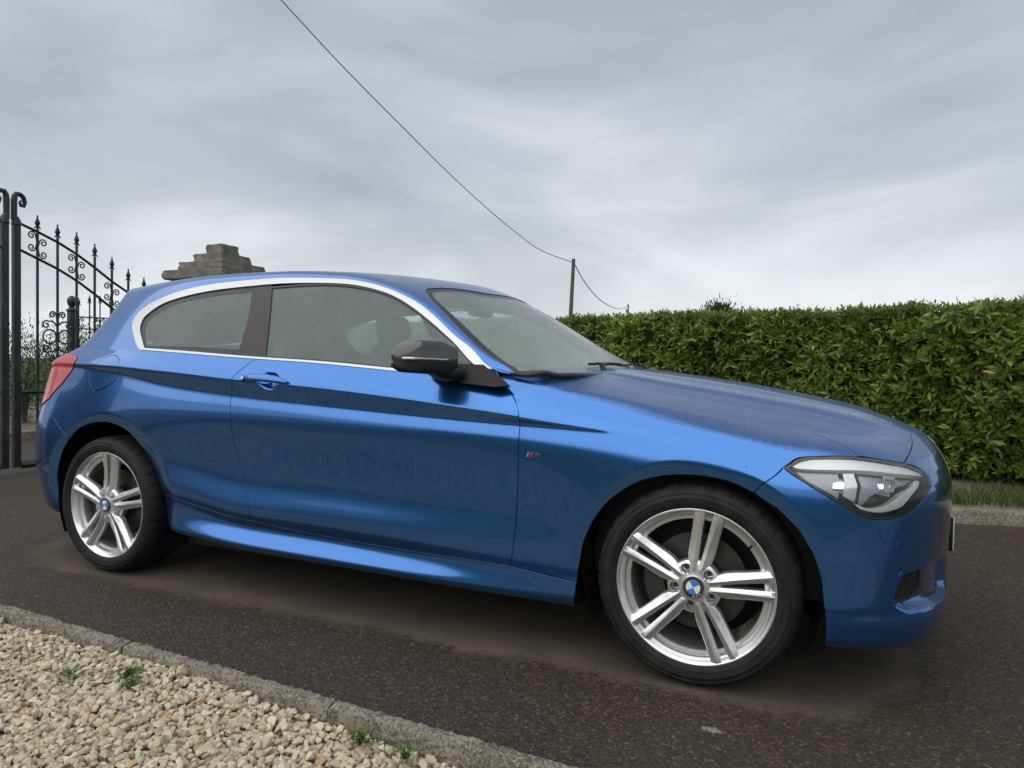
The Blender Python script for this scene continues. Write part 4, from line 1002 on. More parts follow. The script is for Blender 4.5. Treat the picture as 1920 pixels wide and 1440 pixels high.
# wheel housings and underbody
for xc,r in ((0.02,.392),(2.69,.372)):
    for s in (1,-1):
        ch=MB();n=28;V=[]
        for k in range(n):
            a=R(-28)+R(236)*k/(n-1)
            for y in (.845,.50): V.append((xc+r*math.cos(a),-y*s,.335+r*math.sin(a)))
        ch.add(V,[(2*k,2*k+1,2*k+3,2*k+2) for k in range(n-1)])
        V=[(xc,-.50*s,.33)]+[(xc+r*math.cos(R(-28)+R(236)*k/(n-1)),-.50*s,.335+r*math.sin(R(-28)+R(236)*k/(n-1))) for k in range(n)]
        ch.add(V,[(0,k+1,k+2) for k in range(n-1)]);ch.obj('wheel_arch_liner',M_blk,car,ang=60)
ub=MB();ub.box((.42,-.77,.17),(2.29,.77,.24));ub.box((-.62,-.50,.22),(.42,.50,.34));ub.box((2.29,-.50,.18),(3.28,.50,.28))
for s in (1,-1): ub.box((.46,-.80*s-.015,.24),(2.26,-.80*s+.015,.86));pass;ub.box((3.08,-.76*s-.01,.25),(3.2,-.76*s+.01,.60))
ub.box((2.2,-.70,.28),(3.15,.70,.70));ub.box((-.60,-.5,.34),(.1,.5,.62));ub.box((2.02,-.74,.3),(2.22,.74,.90))
ub.obj('underbody',M_blk,car,smooth=False)
# cabin
def rbox(mb,c,h,M=None,r=.03):
    pass
def cushion(name,c,hx,hy,hz_,tilt,parent,m=M_seat,n=10,e=.45):
    V=[];mb=MB();
    for i in range(n+1):
        ph=-math.pi/2+math.pi*i/n
        for k in range(20):
            a=2*math.pi*k/20;f=lambda v:abs(v)**e*(1 if v>=0 else -1)
            x=hx*f(math.cos(ph))*f(math.cos(a));y=hy*f(math.cos(ph))*f(math.sin(a));z=hz_*f(math.sin(ph))
            q=Matrix.Rotation(tilt,3,'Y')@Vector((x,y,z));V.append((q.x+c[0],q.y+c[1],q.z+c[2]))
    F=[(i*20+k,i*20+(k+1)%20,(i+1)*20+(k+1)%20,(i+1)*20+k) for i in range(n) for k in range(20)]
    mb.add(V,F);return mb.obj(name,m,parent,ang=60)
for y in (-.37,.37):
    st=cushion('front_seat',(1.12,y,.50),.27,.25,.09,0,car)
    cushion('seat_back',(.86,y,.80),.07,.25,.33,R(-16),st);cushion('head_restraint',(.755,y,1.185),.05,.13,.085,R(-10),st)
st=cushion('rear_bench',(.20,0,.56),.24,.60,.09,0,car);cushion('bench_back',(-.05,0,.80),.07,.60,.27,R(-20),st)
for y in (-.36,.36): cushion('head_restraint',(-.13,y,1.07),.05,.13,.075,R(-15),st)
ds=cushion('dashboard',(1.86,0,.82),.20,.70,.13,0,car,M_dash)
mb=MB();mb.tube([(1.50+.03*math.cos(a),-.37+.185*math.sin(a),.90+.175*math.cos(a)) for a in np.linspace(0,2*math.pi,33)],.014,8,False);mb.tube([(1.51,-.37,.90),(1.75,-.37,.80)],.03,8);mb.tube([(1.52,-.55,.9),(1.52,-.19,.9)],.018,6);mb.obj('steering_wheel',M_dash,ds)
cushion('rear_view_mirror',(1.50,0,1.262),.018,.12,.032,0,car,M_blk)
mb=MB();mb.box((-.12,-.52,1.345),(1.30,.52,1.352));mb.obj('headlining',mat('headlining_cloth',(.35,.35,.34),.9),car)
# wipers
for yo,y1 in ((-.42,.18),(.20,.60)):
    mb=MB();us=np.linspace(0,1,14);pts=[]
    def wsurf(X,Y):
        d=((GR_-np.array([X,-abs(Y)]))**2).sum(1).argmin();return GZ_[d]
    if 'GR_' not in globals():
        U_,T_=np.meshgrid(np.linspace(1.5,2.33,140),np.linspace(1.2,TA,90));qq=SA(U_.ravel(),T_.ravel());GR_=qq[:,:2];GZ_=qq[:,2]
    for q in us:
        y=yo+(y1-yo)*q;x=2.235-.10*abs(y)-.012*q;pts.append((x,y,wsurf(x,y)+.009))
    mb.tube(pts,.006,6);wp=mb.obj('wiper_blade',M_blk,car)
    mb=MB();a=pts[0];b=pts[8];mb.tube([(a[0]+.06,a[1]+.02,a[2]-.03),(a[0]+.035,a[1]+.05,a[2]-.004),((a[0]+b[0])/2+.012,(a[1]+b[1])/2,(a[2]+b[2])/2+.006),(b[0],b[1],b[2]+.006)],[.010,.009,.006,.004],8);mb.obj('wiper_arm',M_blk,wp)
mb=MB()
V=[];ys=np.linspace(-.70,.70,21)
for y in ys:
    x0=2.245-.22*(abs(y)/.70)**2;V+=[(x0-.10,y,.935),(x0-.015,y,.962),(x0+.02,y,.962)]
mb.add(V,[(3*i+j,3*i+3+j,3*i+4+j,3*i+1+j) for i in range(20) for j in range(2)]);mb.obj('cowl_grille',M_blk,car)
# number plate
mb=MB();mb.box((3.450,-.262,.385),(3.461,.262,.500));np_=mb.obj('number_plate_holder',M_blk,car,bevel=.002)
mb=MB();mb.box((3.461,-.258,.389),(3.4645,.258,.497));mb.obj('number_plate',M_plate,np_,bevel=.001)
# bonnet roundel
mb=MB();mb.lathe([(.0001,.004),(.026,.004),(.028,.003),(.036,.003),(.0385,0)],40,'z');Mx=Matrix.Translation((3.405,0,.752))@Matrix.Rotation(R(42),4,'Y');mb.v=[tuple(Mx@Vector(q)) for q in mb.v];mb.obj('nose_roundel',M_chrome,car)
# ================================================================ the place
CAMP=np.array([3.06322,-3.10023]);RT=np.array([.912186,.409435]);RT/=np.linalg.norm(RT);FW=np.array([-.40897,.91219]);FW/=np.linalg.norm(FW)
cw=lambda lat,dep:CAMP+lat*RT+dep*FW
# ground: one sheet of pasture to the horizon, asphalt drive and gravel bed laid over it
KY=lambda x:-1.3508-.0409*x            # line of the near kerb (asphalt edge)
g_=MB();N_=2600;g_.add([(-N_,-N_,-.16),(N_,-N_,-.16),(N_,N_,-.16),(-N_,N_,-.16)],[(0,1,2,3)]);g_.obj('ground',M_field,kind='structure')
HA=np.array([4.459,3.662]);HB=np.array([.124,4.678]);hd_=(HB-HA)/np.linalg.norm(HB-HA);hn=np.array([-hd_[1],hd_[0]])
if hn@(CAMP-HA)<0: hn=-hn
def bez(P,n=12):
    return catmull(P,n)
# far edge of the drive follows the verge kerb and then sweeps out
VK=catmull([(9.5,2.2),(7.0,2.25),(5.2,2.52),(4.21,2.47),(3.79,2.40),(3.2,2.55),(2.2,2.85),(1.0,3.15),(-.4,3.5),(-2.2,3.95),(-3.0,4.6)],8)
dr=[( -3.0,14.0)]
drive=[(x,y) for x,y in VK]+[(-3.0,5.5),(-60,5.5),(-60,-14),(-3.0,-14),(-3.0,KY(-3.0)),(9.5,KY(9.5))]
bm=bmesh.new();vs=[bm.verts.new((x,y,0)) for x,y in drive];es=[bm.edges.new((vs[i],vs[(i+1)%len(vs)])) for i in range(len(vs))]
bmesh.ops.triangle_fill(bm,edges=es,use_beauty=True,normal=(0,0,1))
me=bpy.data.meshes.new('driveway');bm.to_mesh(me);bm.free()
for p in me.polygons:
    if p.normal.z<0: p.flip()
link('driveway',me,M_asph,kind='structure')
# ---- near kerb: separate concrete edging lengths
kerb=empty('kerb_edging',(2.0,KY(2.0),0),'low worn concrete edging between the wet asphalt and the beige stone chips','kerb')
def kerbstone(x0,x1,k):
    rr=random.Random(k);n=80;V=[];F=[]
    prof=[(0,-.12),(0,.006),(-.004,.011),(-.030,.009),(-.040,.001),(-.046,-.05),(-.050,-.14)]
    for i in range(n+1):
        x=x0+(x1-x0)*i/n
        j=.0 if 0<i<n else -.004
        for a,(dy,z) in enumerate(prof):
            e=rr.uniform(-1,1)
            V.append((x,KY(x)+dy+(.005*e if a>2 else .002*e),z+(.0042*rr.uniform(-1,1) if 0<a<6 else 0)+(j if 0<a<6 else 0)))
    m=len(prof)
    for i in range(n):
        for a in range(m-1): F.append((i*m+a,(i+1)*m+a,(i+1)*m+a+1,i*m+a+1))
    F+= [tuple(range(m)),tuple(n*m+a for a in range(m-1,-1,-1))]
    mb=MB();mb.add(V,F);o=mb.obj('edging_stone',M_conc,None,ang=50);o.parent=kerb;o.matrix_parent_inverse=Matrix.Translation((-2.0,-KY(2.0),0));return o
xj=1.765
for k in range(-5,5): kerbstone(xj+k*.915+.0018,xj+(k+1)*.915-.0018,k+50)
# ---- gravel bed
g_=MB();n=60;V=[];F=[]
xs=np.linspace(-6,8,90);ys=np.linspace(0,1,40)
for x in xs:
    for q in ys:
        y=KY(x)-.05-q*2.15;V.append((x,y,-.044+.012*math.sin(3.1*x+1.7*y)+.010*math.sin(7*y-2*x)))
F=[(i*40+j+1,i*40+j,(i+1)*40+j,(i+1)*40+j+1) for i in range(89) for j in range(39)]
g_.add(V,F);g_.obj('gravel_bed',M_soil,kind='structure')
def stone_mesh(r):
    bm=bmesh.new();pts=[]
    for k in range(15):
        v=Vector((r.gauss(0,1),r.gauss(0,1),r.gauss(0,1))).normalized();pts.append(bm.verts.new((v.x*r.uniform(.92,1.12),v.y*r.uniform(.72,.92),v.z*r.uniform(.52,.70))))
    h=bmesh.ops.convex_hull(bm,input=pts);
    bmesh.ops.delete(bm,geom=list({g for g in h['geom_interior'] if isinstance(g,bmesh.types.BMVert)}),context='VERTS')
    bmesh.ops.triangulate(bm,faces=bm.faces)
    bm.verts.index_update();v=np.array([q.co[:] for q in bm.verts]);f=np.array([[q.index for q in p.verts] for p in bm.faces]);bm.free();return v,f
ST=[stone_mesh(random.Random(k)) for k in range(24)]
def scatter_stones(N,fpos,s0,s1,zf,seed):
    r=np.random.default_rng(seed);VV=[];FF=[];b=0
    P=fpos(r,N)
    for k in range(len(P)):
        v,f=ST[r.integers(24)];s=r.uniform(s0,s1)*(1+.5*(r.random()<.08))
        a=r.uniform(0,2*math.pi);t1,t2=r.normal(0,.45),r.normal(0,.45)
        Rm=np.array(Matrix.Rotation(a,3,'Z')@Matrix.Rotation(t1,3,'X')@Matrix.Rotation(t2,3,'Y'))
        VV.append(v@Rm.T*s+np.array([P[k,0],P[k,1],zf(P[k,0],P[k,1])+r.uniform(-.006,.012)]));FF.append(f+b);b+=len(v)
    return np.vstack(VV),np.vstack(FF)
def npmesh(name,V,F,m,smooth=False,**k):
    me=bpy.data.meshes.new(name);F=np.asarray(F)
    me.vertices.add(len(V));me.vertices.foreach_set('co',np.asarray(V,np.float32).ravel())
    n,c=F.shape;me.loops.add(n*c);me.loops.foreach_set('vertex_index',F.ravel().astype(np.int32))
    me.polygons.add(n);me.polygons.foreach_set('loop_start',np.arange(0,n*c,c,dtype=np.int32));me.polygons.foreach_set('loop_total',np.full(n,c,np.int32))
    me.update(calc_edges=True);me.polygons.foreach_set('use_smooth',[smooth]*n)
    return link(name,me,m,**k)
gz=lambda x,y:-.036+.012*math.sin(3.1*x+1.7*y)+.010*math.sin(7*y-2*x)
second_=False
def pos_near(r,N):
    # denser where the photo sees it; jittered grid
    out=[];st=.0185
    for x in np.arange(-2.6,4.4,st):
        y0=KY(x)-.058
        for y in np.arange(y0,y0-1.75,-st):
            d=np.array([x,y])-CAMP;dep=d@FW;lat=d@RT
            inn=dep>.5 and abs(lat)/max(dep,.1)<.80 and 1.05/max(dep,.1)<.72
            if not inn and (second_ or r.random()<.35): continue
            out.append((x+r.uniform(-.009,.009),y+r.uniform(-.009,.009)*(1 if y<y0-.01 else .3)))
    return np.array(out)
V,F=scatter_stones(0,pos_near,.0095,.0175,gz,3)
second_=True
V2_,F2_=scatter_stones(0,pos_near,.009,.014,lambda x,y:gz(x,y)-.009,13);F=np.vstack([F,F2_+len(V)]);V=np.vstack([V,V2_])
npmesh('stone_chips',V,F,M_peb,kind='stuff',category='gravel',label='angular beige stone chips filling the bed beside the low edging')
def pos_far(r,N): 
    x=r.uniform(-4,6,N);return np.stack([x,[KY(a)-.1-b for a,b in zip(x,r.uniform(1.2,5.5,N))]],1)
# ---- weeds between the chips (one thing each)
def weed(loc,n,h,seed,label):
    r=np.random.default_rng(seed);V=[];F=[]
    for k in range(n):
        a=r.uniform(0,2*math.pi);rad=abs(r.normal(0,.022));c=np.array([rad*math.cos(a),rad*math.sin(a),r.uniform(0,h)]);L=r.uniform(.004,.009);W_=L*.55
        d=np.array([math.cos(a+r.normal(0,.8)),math.sin(a+r.normal(0,.8)),r.uniform(.1,.9)]);d/=np.linalg.norm(d);s_=np.cross(d,[0,0,1]);s_/=np.linalg.norm(s_)
        b=len(V);V+=[c-d*L,c+s_*W_,c+d*L,c-s_*W_];F.append((b,b+1,b+2));F.append((b,b+2,b+3))
    o=npmesh('weed',np.array(V),F,M_moss,category='weed',label=label,group='weeds among the stone chips');o.location=loc;o['kind']='stuff'
for k,(x,y,n,lab) in enumerate([(1.02,-1.53,220,'small yellow-green weed spreading below the middle of the edging'),(1.10,-1.58,120,'tiny weed just right of the spreading yellow-green one'),(.86,-1.62,120,'low green weed tuft among chips, away from the edging'),(.42,-1.66,80,'flat dull green weed in the middle of the chip bed'),(1.93,-1.53,160,'bright moss cushion against the edging near its joint'),(2.08,-1.55,110,'mossy tuft at the foot of the edging, nearest the viewer'),(.10,-1.44,90,'yellowish moss under the far left end of the edging')]):
    weed((x,y,-.028),n,.028,k+20,lab)
mb=MB()
rr=random.Random(3);V=[(0,0,.004)]+[((.017+.012*rr.random())*math.cos(a)*1.2,(.012+.010*rr.random())*math.sin(a),.001) for a in np.linspace(0,2*math.pi,14,endpoint=False)]
mb.add(V,[(0,i+1,(i+1)%14+1) for i in range(14)]);o=mb.obj('flattened_leaf_litter',M_conc,category='debris',label='pale flattened scrap lying on the asphalt ahead of the front wheel');o.location=(2.79,-1.10,0)
# ---- verge and its kerb
bm=bmesh.new()
def lin(P,off):
    P=np.array(P);t=np.gradient(P,axis=0);t/=np.linalg.norm(t,axis=1,keepdims=True);return P+np.stack([-t[:,1],t[:,0]],1)*off
VKn=np.array(VK)
sgn=1 if (lin(VKn,.1)[20]-VKn[20])@np.array([0,1])>0 else -1
def strip(name,offs,zs,m,**k):
    mb=MB();n=len(VKn);L=[lin(VKn,sgn*o_) for o_ in offs]
    V=[(L[j][i][0],L[j][i][1],zs[j]) for i in range(n) for j in range(len(offs))];m_=len(offs)
    mb.add(V,[(i*m_+j,(i+1)*m_+j,(i+1)*m_+j+1,i*m_+j+1) for i in range(n-1) for j in range(m_-1)])
    return mb.obj(name,m,ang=40,**k)
strip('verge',(.13,.20,2.6),(.085,.10,.12),M_soil,kind='structure')
vk=empty('verge_kerb',(4.2,2.47,0),'pale kerb of concrete blocks edging the grass verge under the laurel hedge','kerb')
d=np.r_[0,np.cumsum(np.linalg.norm(np.diff(VKn,axis=0),axis=1))]
k=0.25
while k<d[-1]-.8:
    ss=np.linspace(k+.004,k+.60,7);P0=np.stack([np.interp(ss,d,VKn[:,i]) for i in (0,1)],1);L=[lin(P0,sgn*o_) for o_ in (-.0,.0,.012,.118,.13,.13)];zs=(-.05,.075,.09,.092,.085,-.05)
    V=[(L[j][i][0],L[j][i][1],zs[j]) for i in range(7) for j in range(6)];mb=MB();mb.add(V,[(i*6+j,(i+1)*6+j,(i+1)*6+j+1,i*6+j+1) for i in range(6) for j in range(5)]+[tuple(range(6)),tuple(36+j for j in range(5,-1,-1))])
    o=mb.obj('kerb_block',M_conc,None,ang=40);o.parent=vk;o.matrix_parent_inverse=Matrix.Translation((-4.2,-2.47,0));k+=.61
# grass on the verge
def blades(N,fpos,h0,h1,seed,w_=.0035):
    r=np.random.default_rng(seed);P=fpos(r,N);N=len(P);a=r.uniform(0,2*np.pi,N);h=r.uniform(h0,h1,N);b=r.normal(0,.35,(N,2))
    d=np.stack([np.cos(a),np.sin(a),0*a],1)*w_;t1=P+np.stack([b[:,0]*h*.35,b[:,1]*h*.35,h*.6],1);t2=P+np.stack([b[:,0]*h,b[:,1]*h,h],1)
    V=np.stack([P-d,P+d,t1-d*.7,t1+d*.7,t2],1).reshape(-1,3);i=np.arange(N)[:,None]*5
    F=np.concatenate([i+[0,1,3],i+[0,3,2],i+[2,3,4]],0);return V,F
def vpos(r,N):
    s=r.uniform(1.5,d[-1]-1.5,N);o_=sgn*(.14+np.abs(r.normal(0,.5,N)))
    P=np.stack([np.interp(s,d,VKn[:,i]) for i in (0,1)],1);t=np.stack([np.interp(s+.05,d,VKn[:,i]) for i in (0,1)],1)-P;t/=np.linalg.norm(t,axis=1,keepdims=True)
    P=P+np.stack([-t[:,1],t[:,0]],1)*o_[:,None]
    return np.column_stack([P,np.full(N,.10)])
V,F=blades(26000,vpos,.02,.09,9);npmesh('verge_grass',V,F,M_grass,kind='stuff',category='grass',label='short grass on the verge at the foot of the laurel hedge')
# ---- laurel hedge ---------------------------------------------------------
LEAF_V=np.array([(0,0,0),(.28,.125,.03),(.28,0,0),(.28,-.125,.03),(.62,.14,.025),(.62,0,-.01),(.62,-.14,.025),(1,0,-.07)],float)
LEAF_F=np.array([(0,2,1),(0,3,2),(1,2,5),(1,5,4),(2,3,6),(2,6,5),(4,5,7),(5,6,7)])
def leaves(P,D,U,L,W_):
    """P base, D direction, U leaf-up normal"""
    D=D/np.linalg.norm(D,axis=1,keepdims=True);S_=np.cross(U,D);S_/=np.maximum(np.linalg.norm(S_,axis=1,keepdims=True),1e-6);U2=np.cross(D,S_)
    lv=LEAF_V[None]*np.stack([L,L*W_,L],1)[:,None,:]
    V=P[:,None]+lv[...,0:1]*D[:,None]+lv[...,1:2]*S_[:,None]+lv[...,2:3]*U2[:,None]
    F=(np.arange(len(P))*8)[:,None,None]+LEAF_F[None];return V.reshape(-1,3),F.reshape(-1,3)
HT=1.555;H0=HA-hd_*3.2;HLn=3.2+4.45+4.2
hedge=empty('laurel_hedge',(HA[0],HA[1],0),'long clipped cherry laurel hedge, glossy green, level top, on the right behind the car','hedge')
HI=Matrix.Translation((-HA[0],-HA[1],0))
def setp(o,p,inv): o.parent=p;o.matrix_parent_inverse=inv;return o
def hface(s,z):
    """uneven face of the hedge, distance towards the viewer"""
    return .10*np.sin(1.9*s+1.3*z)+.07*np.sin(4.3*s-2.1*z+1)+.05*np.sin(8.7*s+5*z)-.14*np.clip((z-1.25)/.35,0,1)**2-.22*np.clip((.45-z)/.45,0,1)**1.5
def htop(s): return HT+.012*np.sin(2.3*s)+.009*np.sin(6.1*s+1)+.008*np.sin(13*s)
r=np.random.default_rng(11)
def hpt(s,z,o_): 
    q=H0[None]+s[:,None]*hd_[None]+o_[:,None]*hn[None];return np.column_stack([q,z])
# core
mb=MB();ns,nz=90,14;V=[]
for i in range(ns):
    s=HLn*i/(ns-1)
    for j in range(nz):
        z=.28+(htop(s)-.035-.28)*j/(nz-1);o_=float(hface(np.array(s),z))-.13;p=H0+hd_*s+hn*o_;V.append((p[0],p[1],z))
    p=H0+hd_*s-hn*.75;V.append((p[0],p[1],htop(s)-.05));V.append((p[0],p[1],.1))
m_=nz+2;mb.add(V,[(i*m_+j,(i+1)*m_+j,(i+1)*m_+j+1,i*m_+j+1) for i in range(ns-1) for j in range(m_-1)]);setp(mb.obj('hedge_core',M_core),hedge,HI)
# stems near the base
for k in range(26):
    s=.3+k*HLn/26+r.uniform(-.12,.12);p=H0+hd_*s+hn*r.uniform(-.45,-.15);mb=MB();mb.tube([(p[0],p[1],.05),(p[0]+r.normal(0,.04),p[1],.3),(p[0]+r.normal(0,.09),p[1]+r.normal(0,.06),.8)],[.022,.018,.01],7);setp(mb.obj('stem',M_wood),hedge,HI)
# shoots: each carries a whorl of leaves
def shoots(N,region):
    PP=[];DD=[];UU=[];LL=[]
    if region=='face': s=r.uniform(0,HLn,N);z=.14+(HT-.18)*r.random(N)**.92;o_=hface(s,z)+r.normal(-.045,.045,N);ax=np.column_stack([np.tile(hn,(N,1))*r.uniform(.5,1.1,(N,1))+hd_[None]*r.normal(0,.5,(N,1)),r.uniform(-.1,1.15,N)])
    else: s=r.uniform(0,HLn,N);o_=r.uniform(-.8,.02,N);z=htop(s)+r.normal(-.03,.014,N);ax=np.column_stack([np.tile(hn,(N,1))*r.normal(.15,.35,(N,1))+hd_[None]*r.normal(0,.35,(N,1)),r.uniform(.5,1.2,N)])
    base=hpt(s,z,o_);ax/=np.linalg.norm(ax,axis=1,keepdims=True)
    e1=np.cross(ax,[.3,.1,1.]);e1/=np.linalg.norm(e1,axis=1,keepdims=True);e2=np.cross(ax,e1)
    k=5 if region=='face' else 4;ph=r.uniform(0,6.28,N)
    for q in range(k):
        a=ph+q*2.4;ra=np.cos(a)[:,None]*e1+np.sin(a)[:,None]*e2;spread=r.uniform(.35,1.0,(N,1));D=ax*(1.0-.35*spread)+ra*spread;D[:,2]-=r.uniform(0,.25,N)
        PP.append(base+ax*(q*.010)[...,None] if False else base+ax*(q*.012));DD.append(D);UU.append(ax+r.normal(0,.25,(N,3)));LL.append(r.uniform(.052,.108,N) if region=='face' else r.uniform(.03,.06,N))
    return np.vstack(PP),np.vstack(DD),np.vstack(UU),np.concatenate(LL)
P_,D_,U_,L_=shoots(11500,'face')
# the 300 leaves that show largest are parts of their own
q=P_[:,:2]-CAMP;dep=q@FW;lat=q@RT;uu_=lat/dep*1332+960;vis=(uu_>1120)&(uu_<1915)&(P_[:,2]>.35)
H_o=((P_[:,:2]-H0)@hn)-hface((P_[:,:2]-H0)@hd_,P_[:,2])
score=np.where(vis,L_/dep*(1+2*np.clip(H_o,-.1,.06)),0);big=np.argsort(-score)[:300];rest=np.setdiff1d(np.arange(len(P_)),big)
V,F=leaves(P_[rest],D_[rest],U_[rest],L_[rest],np.full(len(rest),1.0)*r.uniform(.85,1.2,len(rest)))
setp(npmesh('foliage',V,F,M_leaf,True,kind='stuff'),hedge,HI)
LM=[]
for k,cc in enumerate([(.080,.145,.020),(.125,.205,.028),(.060,.112,.016),(.18,.28,.042),(.46,.34,.05)]):
    m_=leafm('laurel_leaf_tone',[(0,tuple(x*.9 for x in cc)),(1,cc)]);me=bpy.data.meshes.new('leaf');V0=LEAF_V*1.0;me.from_pydata(V0.tolist(),[],LEAF_F.tolist());me.update();me.polygons.foreach_set('use_smooth',[True]*8);me.materials.append(m_);LM.append(me)
for i,k in enumerate(big):
    D=Vector(D_[k]).normalized();S_=Vector(U_[k]).cross(D).normalized();U2=D.cross(S_)
    o=link('leaf',LM[4 if i%50==7 else int(r.choice([0,0,1,1,2,3]))]);o.parent=hedge;L=L_[k]*1.05
    o.matrix_local=HI@Matrix.Translation(P_[k])@Matrix((D,S_,U2)).transposed().to_4x4()@Matrix.Diagonal((L,L,L,1))
P_,D_,U_,L_=shoots(7500,'top');V,F=leaves(P_,D_,U_,L_,np.ones(len(P_)))
setp(npmesh('young_growth',V,F,M_tipleaf,True,kind='stuff'),hedge,HI)
# ---- entrance gates -------------------------------------------------------
G0=np.array([-3.333,.912]);gd=np.array([math.cos(R(92.79)),math.sin(R(92.79))]);gn=np.array([gd[1],-gd[0]]);GS=.18437
gp=lambda k,z,o_=0.:(G0[0]+gd[0]*GS*k+gn[0]*o_,G0[1]+gd[1]*GS*k+gn[1]*o_,z)
KX=[-.85,0,1,2,3,4,5,6,7,8,9,10,10.6]
TOPR=lambda k:np.interp(k,[-.85,0,1,2,3,4,5,6,7,8,10.6],[2.15,2.105,2.045,1.965,1.865,1.755,1.665,1.60,1.55,1.51,1.46])
LOWR=lambda k:TOPR(k)-np.interp(k,[-.85,0,2,4,10],[.225,.235,.245,.26,.26])
TIP=[2.252,2.205,2.168,2.092,1.995,1.905,1.84,1.80,1.77,1.74,1.72]
def finial(mb,c,h):
    """spear head with collar and two side barbs"""
    x,y,z=c
    pr=[(.008,0),(.012,.010),(.007,.022),(.010,.030),(.0075,.040),(.017,.062),(.020,.072),(.011,.100),(.006,.118),(.004,.124),(.0075,.130),(.0075,.136),(.0005,.142)]
    k=h/.142;mb.lathe([(r*1.15,q*k) for r,q in pr],10,'z',0,(x,y,z))
    for s in (1,-1):
        P=[(x+gd[0]*s*a,y+gd[1]*s*a,z+b*k) for a,b in ((.006,.050),(.018,.030),(.027,.024),(.031,.034))];mb.tube(P,[.006,.006,.005,.002],6)
def scroll(c,side,up,sz=1.,turns=1.35):
    """C-scroll half: starts on the bar and curls outwards"""
    pts=[];R0=.036*sz
    cx_,cz_=side*(.052*sz),up*(.052*sz)
    for t in np.linspace(0,1,26):
        a=t*turns*2*math.pi;rad=R0*(1-.78*t);pts.append((cx_-side*rad*math.cos(a)*1.0,cz_+up*rad*math.sin(a)))
    st=[(side*.006,0.),(side*.008,up*.020),(side*.013,up*.040)]
    P=st+pts;return [(c[0]+gd[0]*a,c[1]+gd[1]*a,c[2]+b) for a,b in P]
def gate_leaf(mirror,label):
    root=empty('entrance_gate',gp(-.85 if not mirror else -1.2,0),label,'gate','pair of wrought iron entrance gates');inv=Matrix.Translation([-c for c in root.location])
    f=(lambda k:k) if not mirror else (lambda k:-2.54-k)
    P=lambda k,z,o_=0.:gp(f(k),z,o_)
    A=lambda mb,n_,par=None:(setp(mb.obj(n_,M_iron,None,ang=40),root,inv))
    # meeting stile, top scroll, hinge stile
    mb=MB();c=P(-1.0,0);e=.030;mb.box((-.018,-.029,.05),(.018,.029,2.13),0,Matrix.Translation((c[0],c[1],0)));A(mb,'stile')
    mb=MB();mb.tube([P(-1.0,2.13),P(-1.0,2.17),P(-1.06,2.20)],[.040,.034,.022],12);mb.tube([P(-1.10,2.17),P(-1.10,2.33),P(-1.07,2.372),P(-1.0,2.395),P(-.80,2.395),P(-.66,2.375),P(-.60,2.335),P(-.66,2.30),P(-.78,2.30),P(-.84,2.325),P(-.78,2.345)],[.024,.024,.023,.021,.020,.019,.018,.015,.013,.011,.009],12);A(mb,'stile_scroll')
    mb=MB();c=P(10.6,0);mb.box((-.026,-.03,.05),(.026,.03,1.62),0,Matrix.Translation((c[0],c[1],0)));A(mb,'stile')
    ks=np.linspace(-.85,10.6,60)
    for nm,fz,rr_ in (('top_rail',TOPR,.0125),('arched_rail',LOWR,.0125)):
        mb=MB();mb.tube([P(k,float(fz(k))) for k in ks],rr_,8);A(mb,nm)
    for z,rr_,nm in ((.70,.018,'middle_rail'),(.065,.032,'bottom_rail')):
        mb=MB();a=P(-.78,0);b=P(10.6,0);M_=Matrix.Translation((a[0],a[1],z));L=(Vector(b)-Vector(a));mb.tube([P(k,z) for k in (-.78,10.6)],rr_,4);A(mb,nm)
    for k in range(11):
        mb=MB();mb.tube([P(k,.07),P(k,TIP[k]-.135)],.0115,8);bar=A(mb,'bar')
        mb=MB();finial(mb,P(k,TIP[k]-.142),.142);o=mb.obj('spear_head',M_iron,None);o.parent=bar;o.matrix_parent_inverse=Matrix.Identity(4);
        if k<10: mb=MB();mb.tube([P(k+.5,.07),P(k+.5,.72)],.0115,8);A(mb,'short_bar')
        if k%2==0:
            mid=float(TOPR(k)+LOWR(k))/2
            for s in (1,-1):
                for u_ in (1,-1):
                    mb=MB();pts=scroll(P(k,mid-.02*s*(-1 if mirror else 1)*0-.028*s),s,u_);mb.tube(pts,[.0065]*len(pts),6);A(mb,'scroll')
        if k%4==1:
            zc_=1.19
            for s in (1,-1):
                mb=MB();c=P(k,zc_);rad=.062
                mb.tube([(c[0]+gd[0]*(s*(rad+.010)+rad*math.cos(a)),c[1]+gd[1]*(s*(rad+.010)+rad*math.cos(a)),zc_+rad*math.sin(a)) for a in np.linspace(0,2*math.pi,25)],.0075,6,False);A(mb,'iron_ring')
                for u_ in (1,-1):
                    for q_,sz_ in ((0,1.15),(1,.9)):
                        mb=MB();pts=scroll(P(k,zc_+u_*(.10+.05*q_)),s,u_,sz_);
                        if q_==0: pts=[(p[0]+gd[0]*s*.045*min(1,i/6),p[1]+gd[1]*s*.045*min(1,i/6),p[2]-u_*.055*min(1,i/6)) for i,p in enumerate(pts)]
                        mb.tube(pts,[.0075]*len(pts),6);A(mb,'scroll')
    return root
gate_leaf(False,'black wrought iron gate leaf with spear heads and scrolls, right of the meeting posts')
gate_leaf(True,'black iron gate leaf cut off by the left edge of the picture')
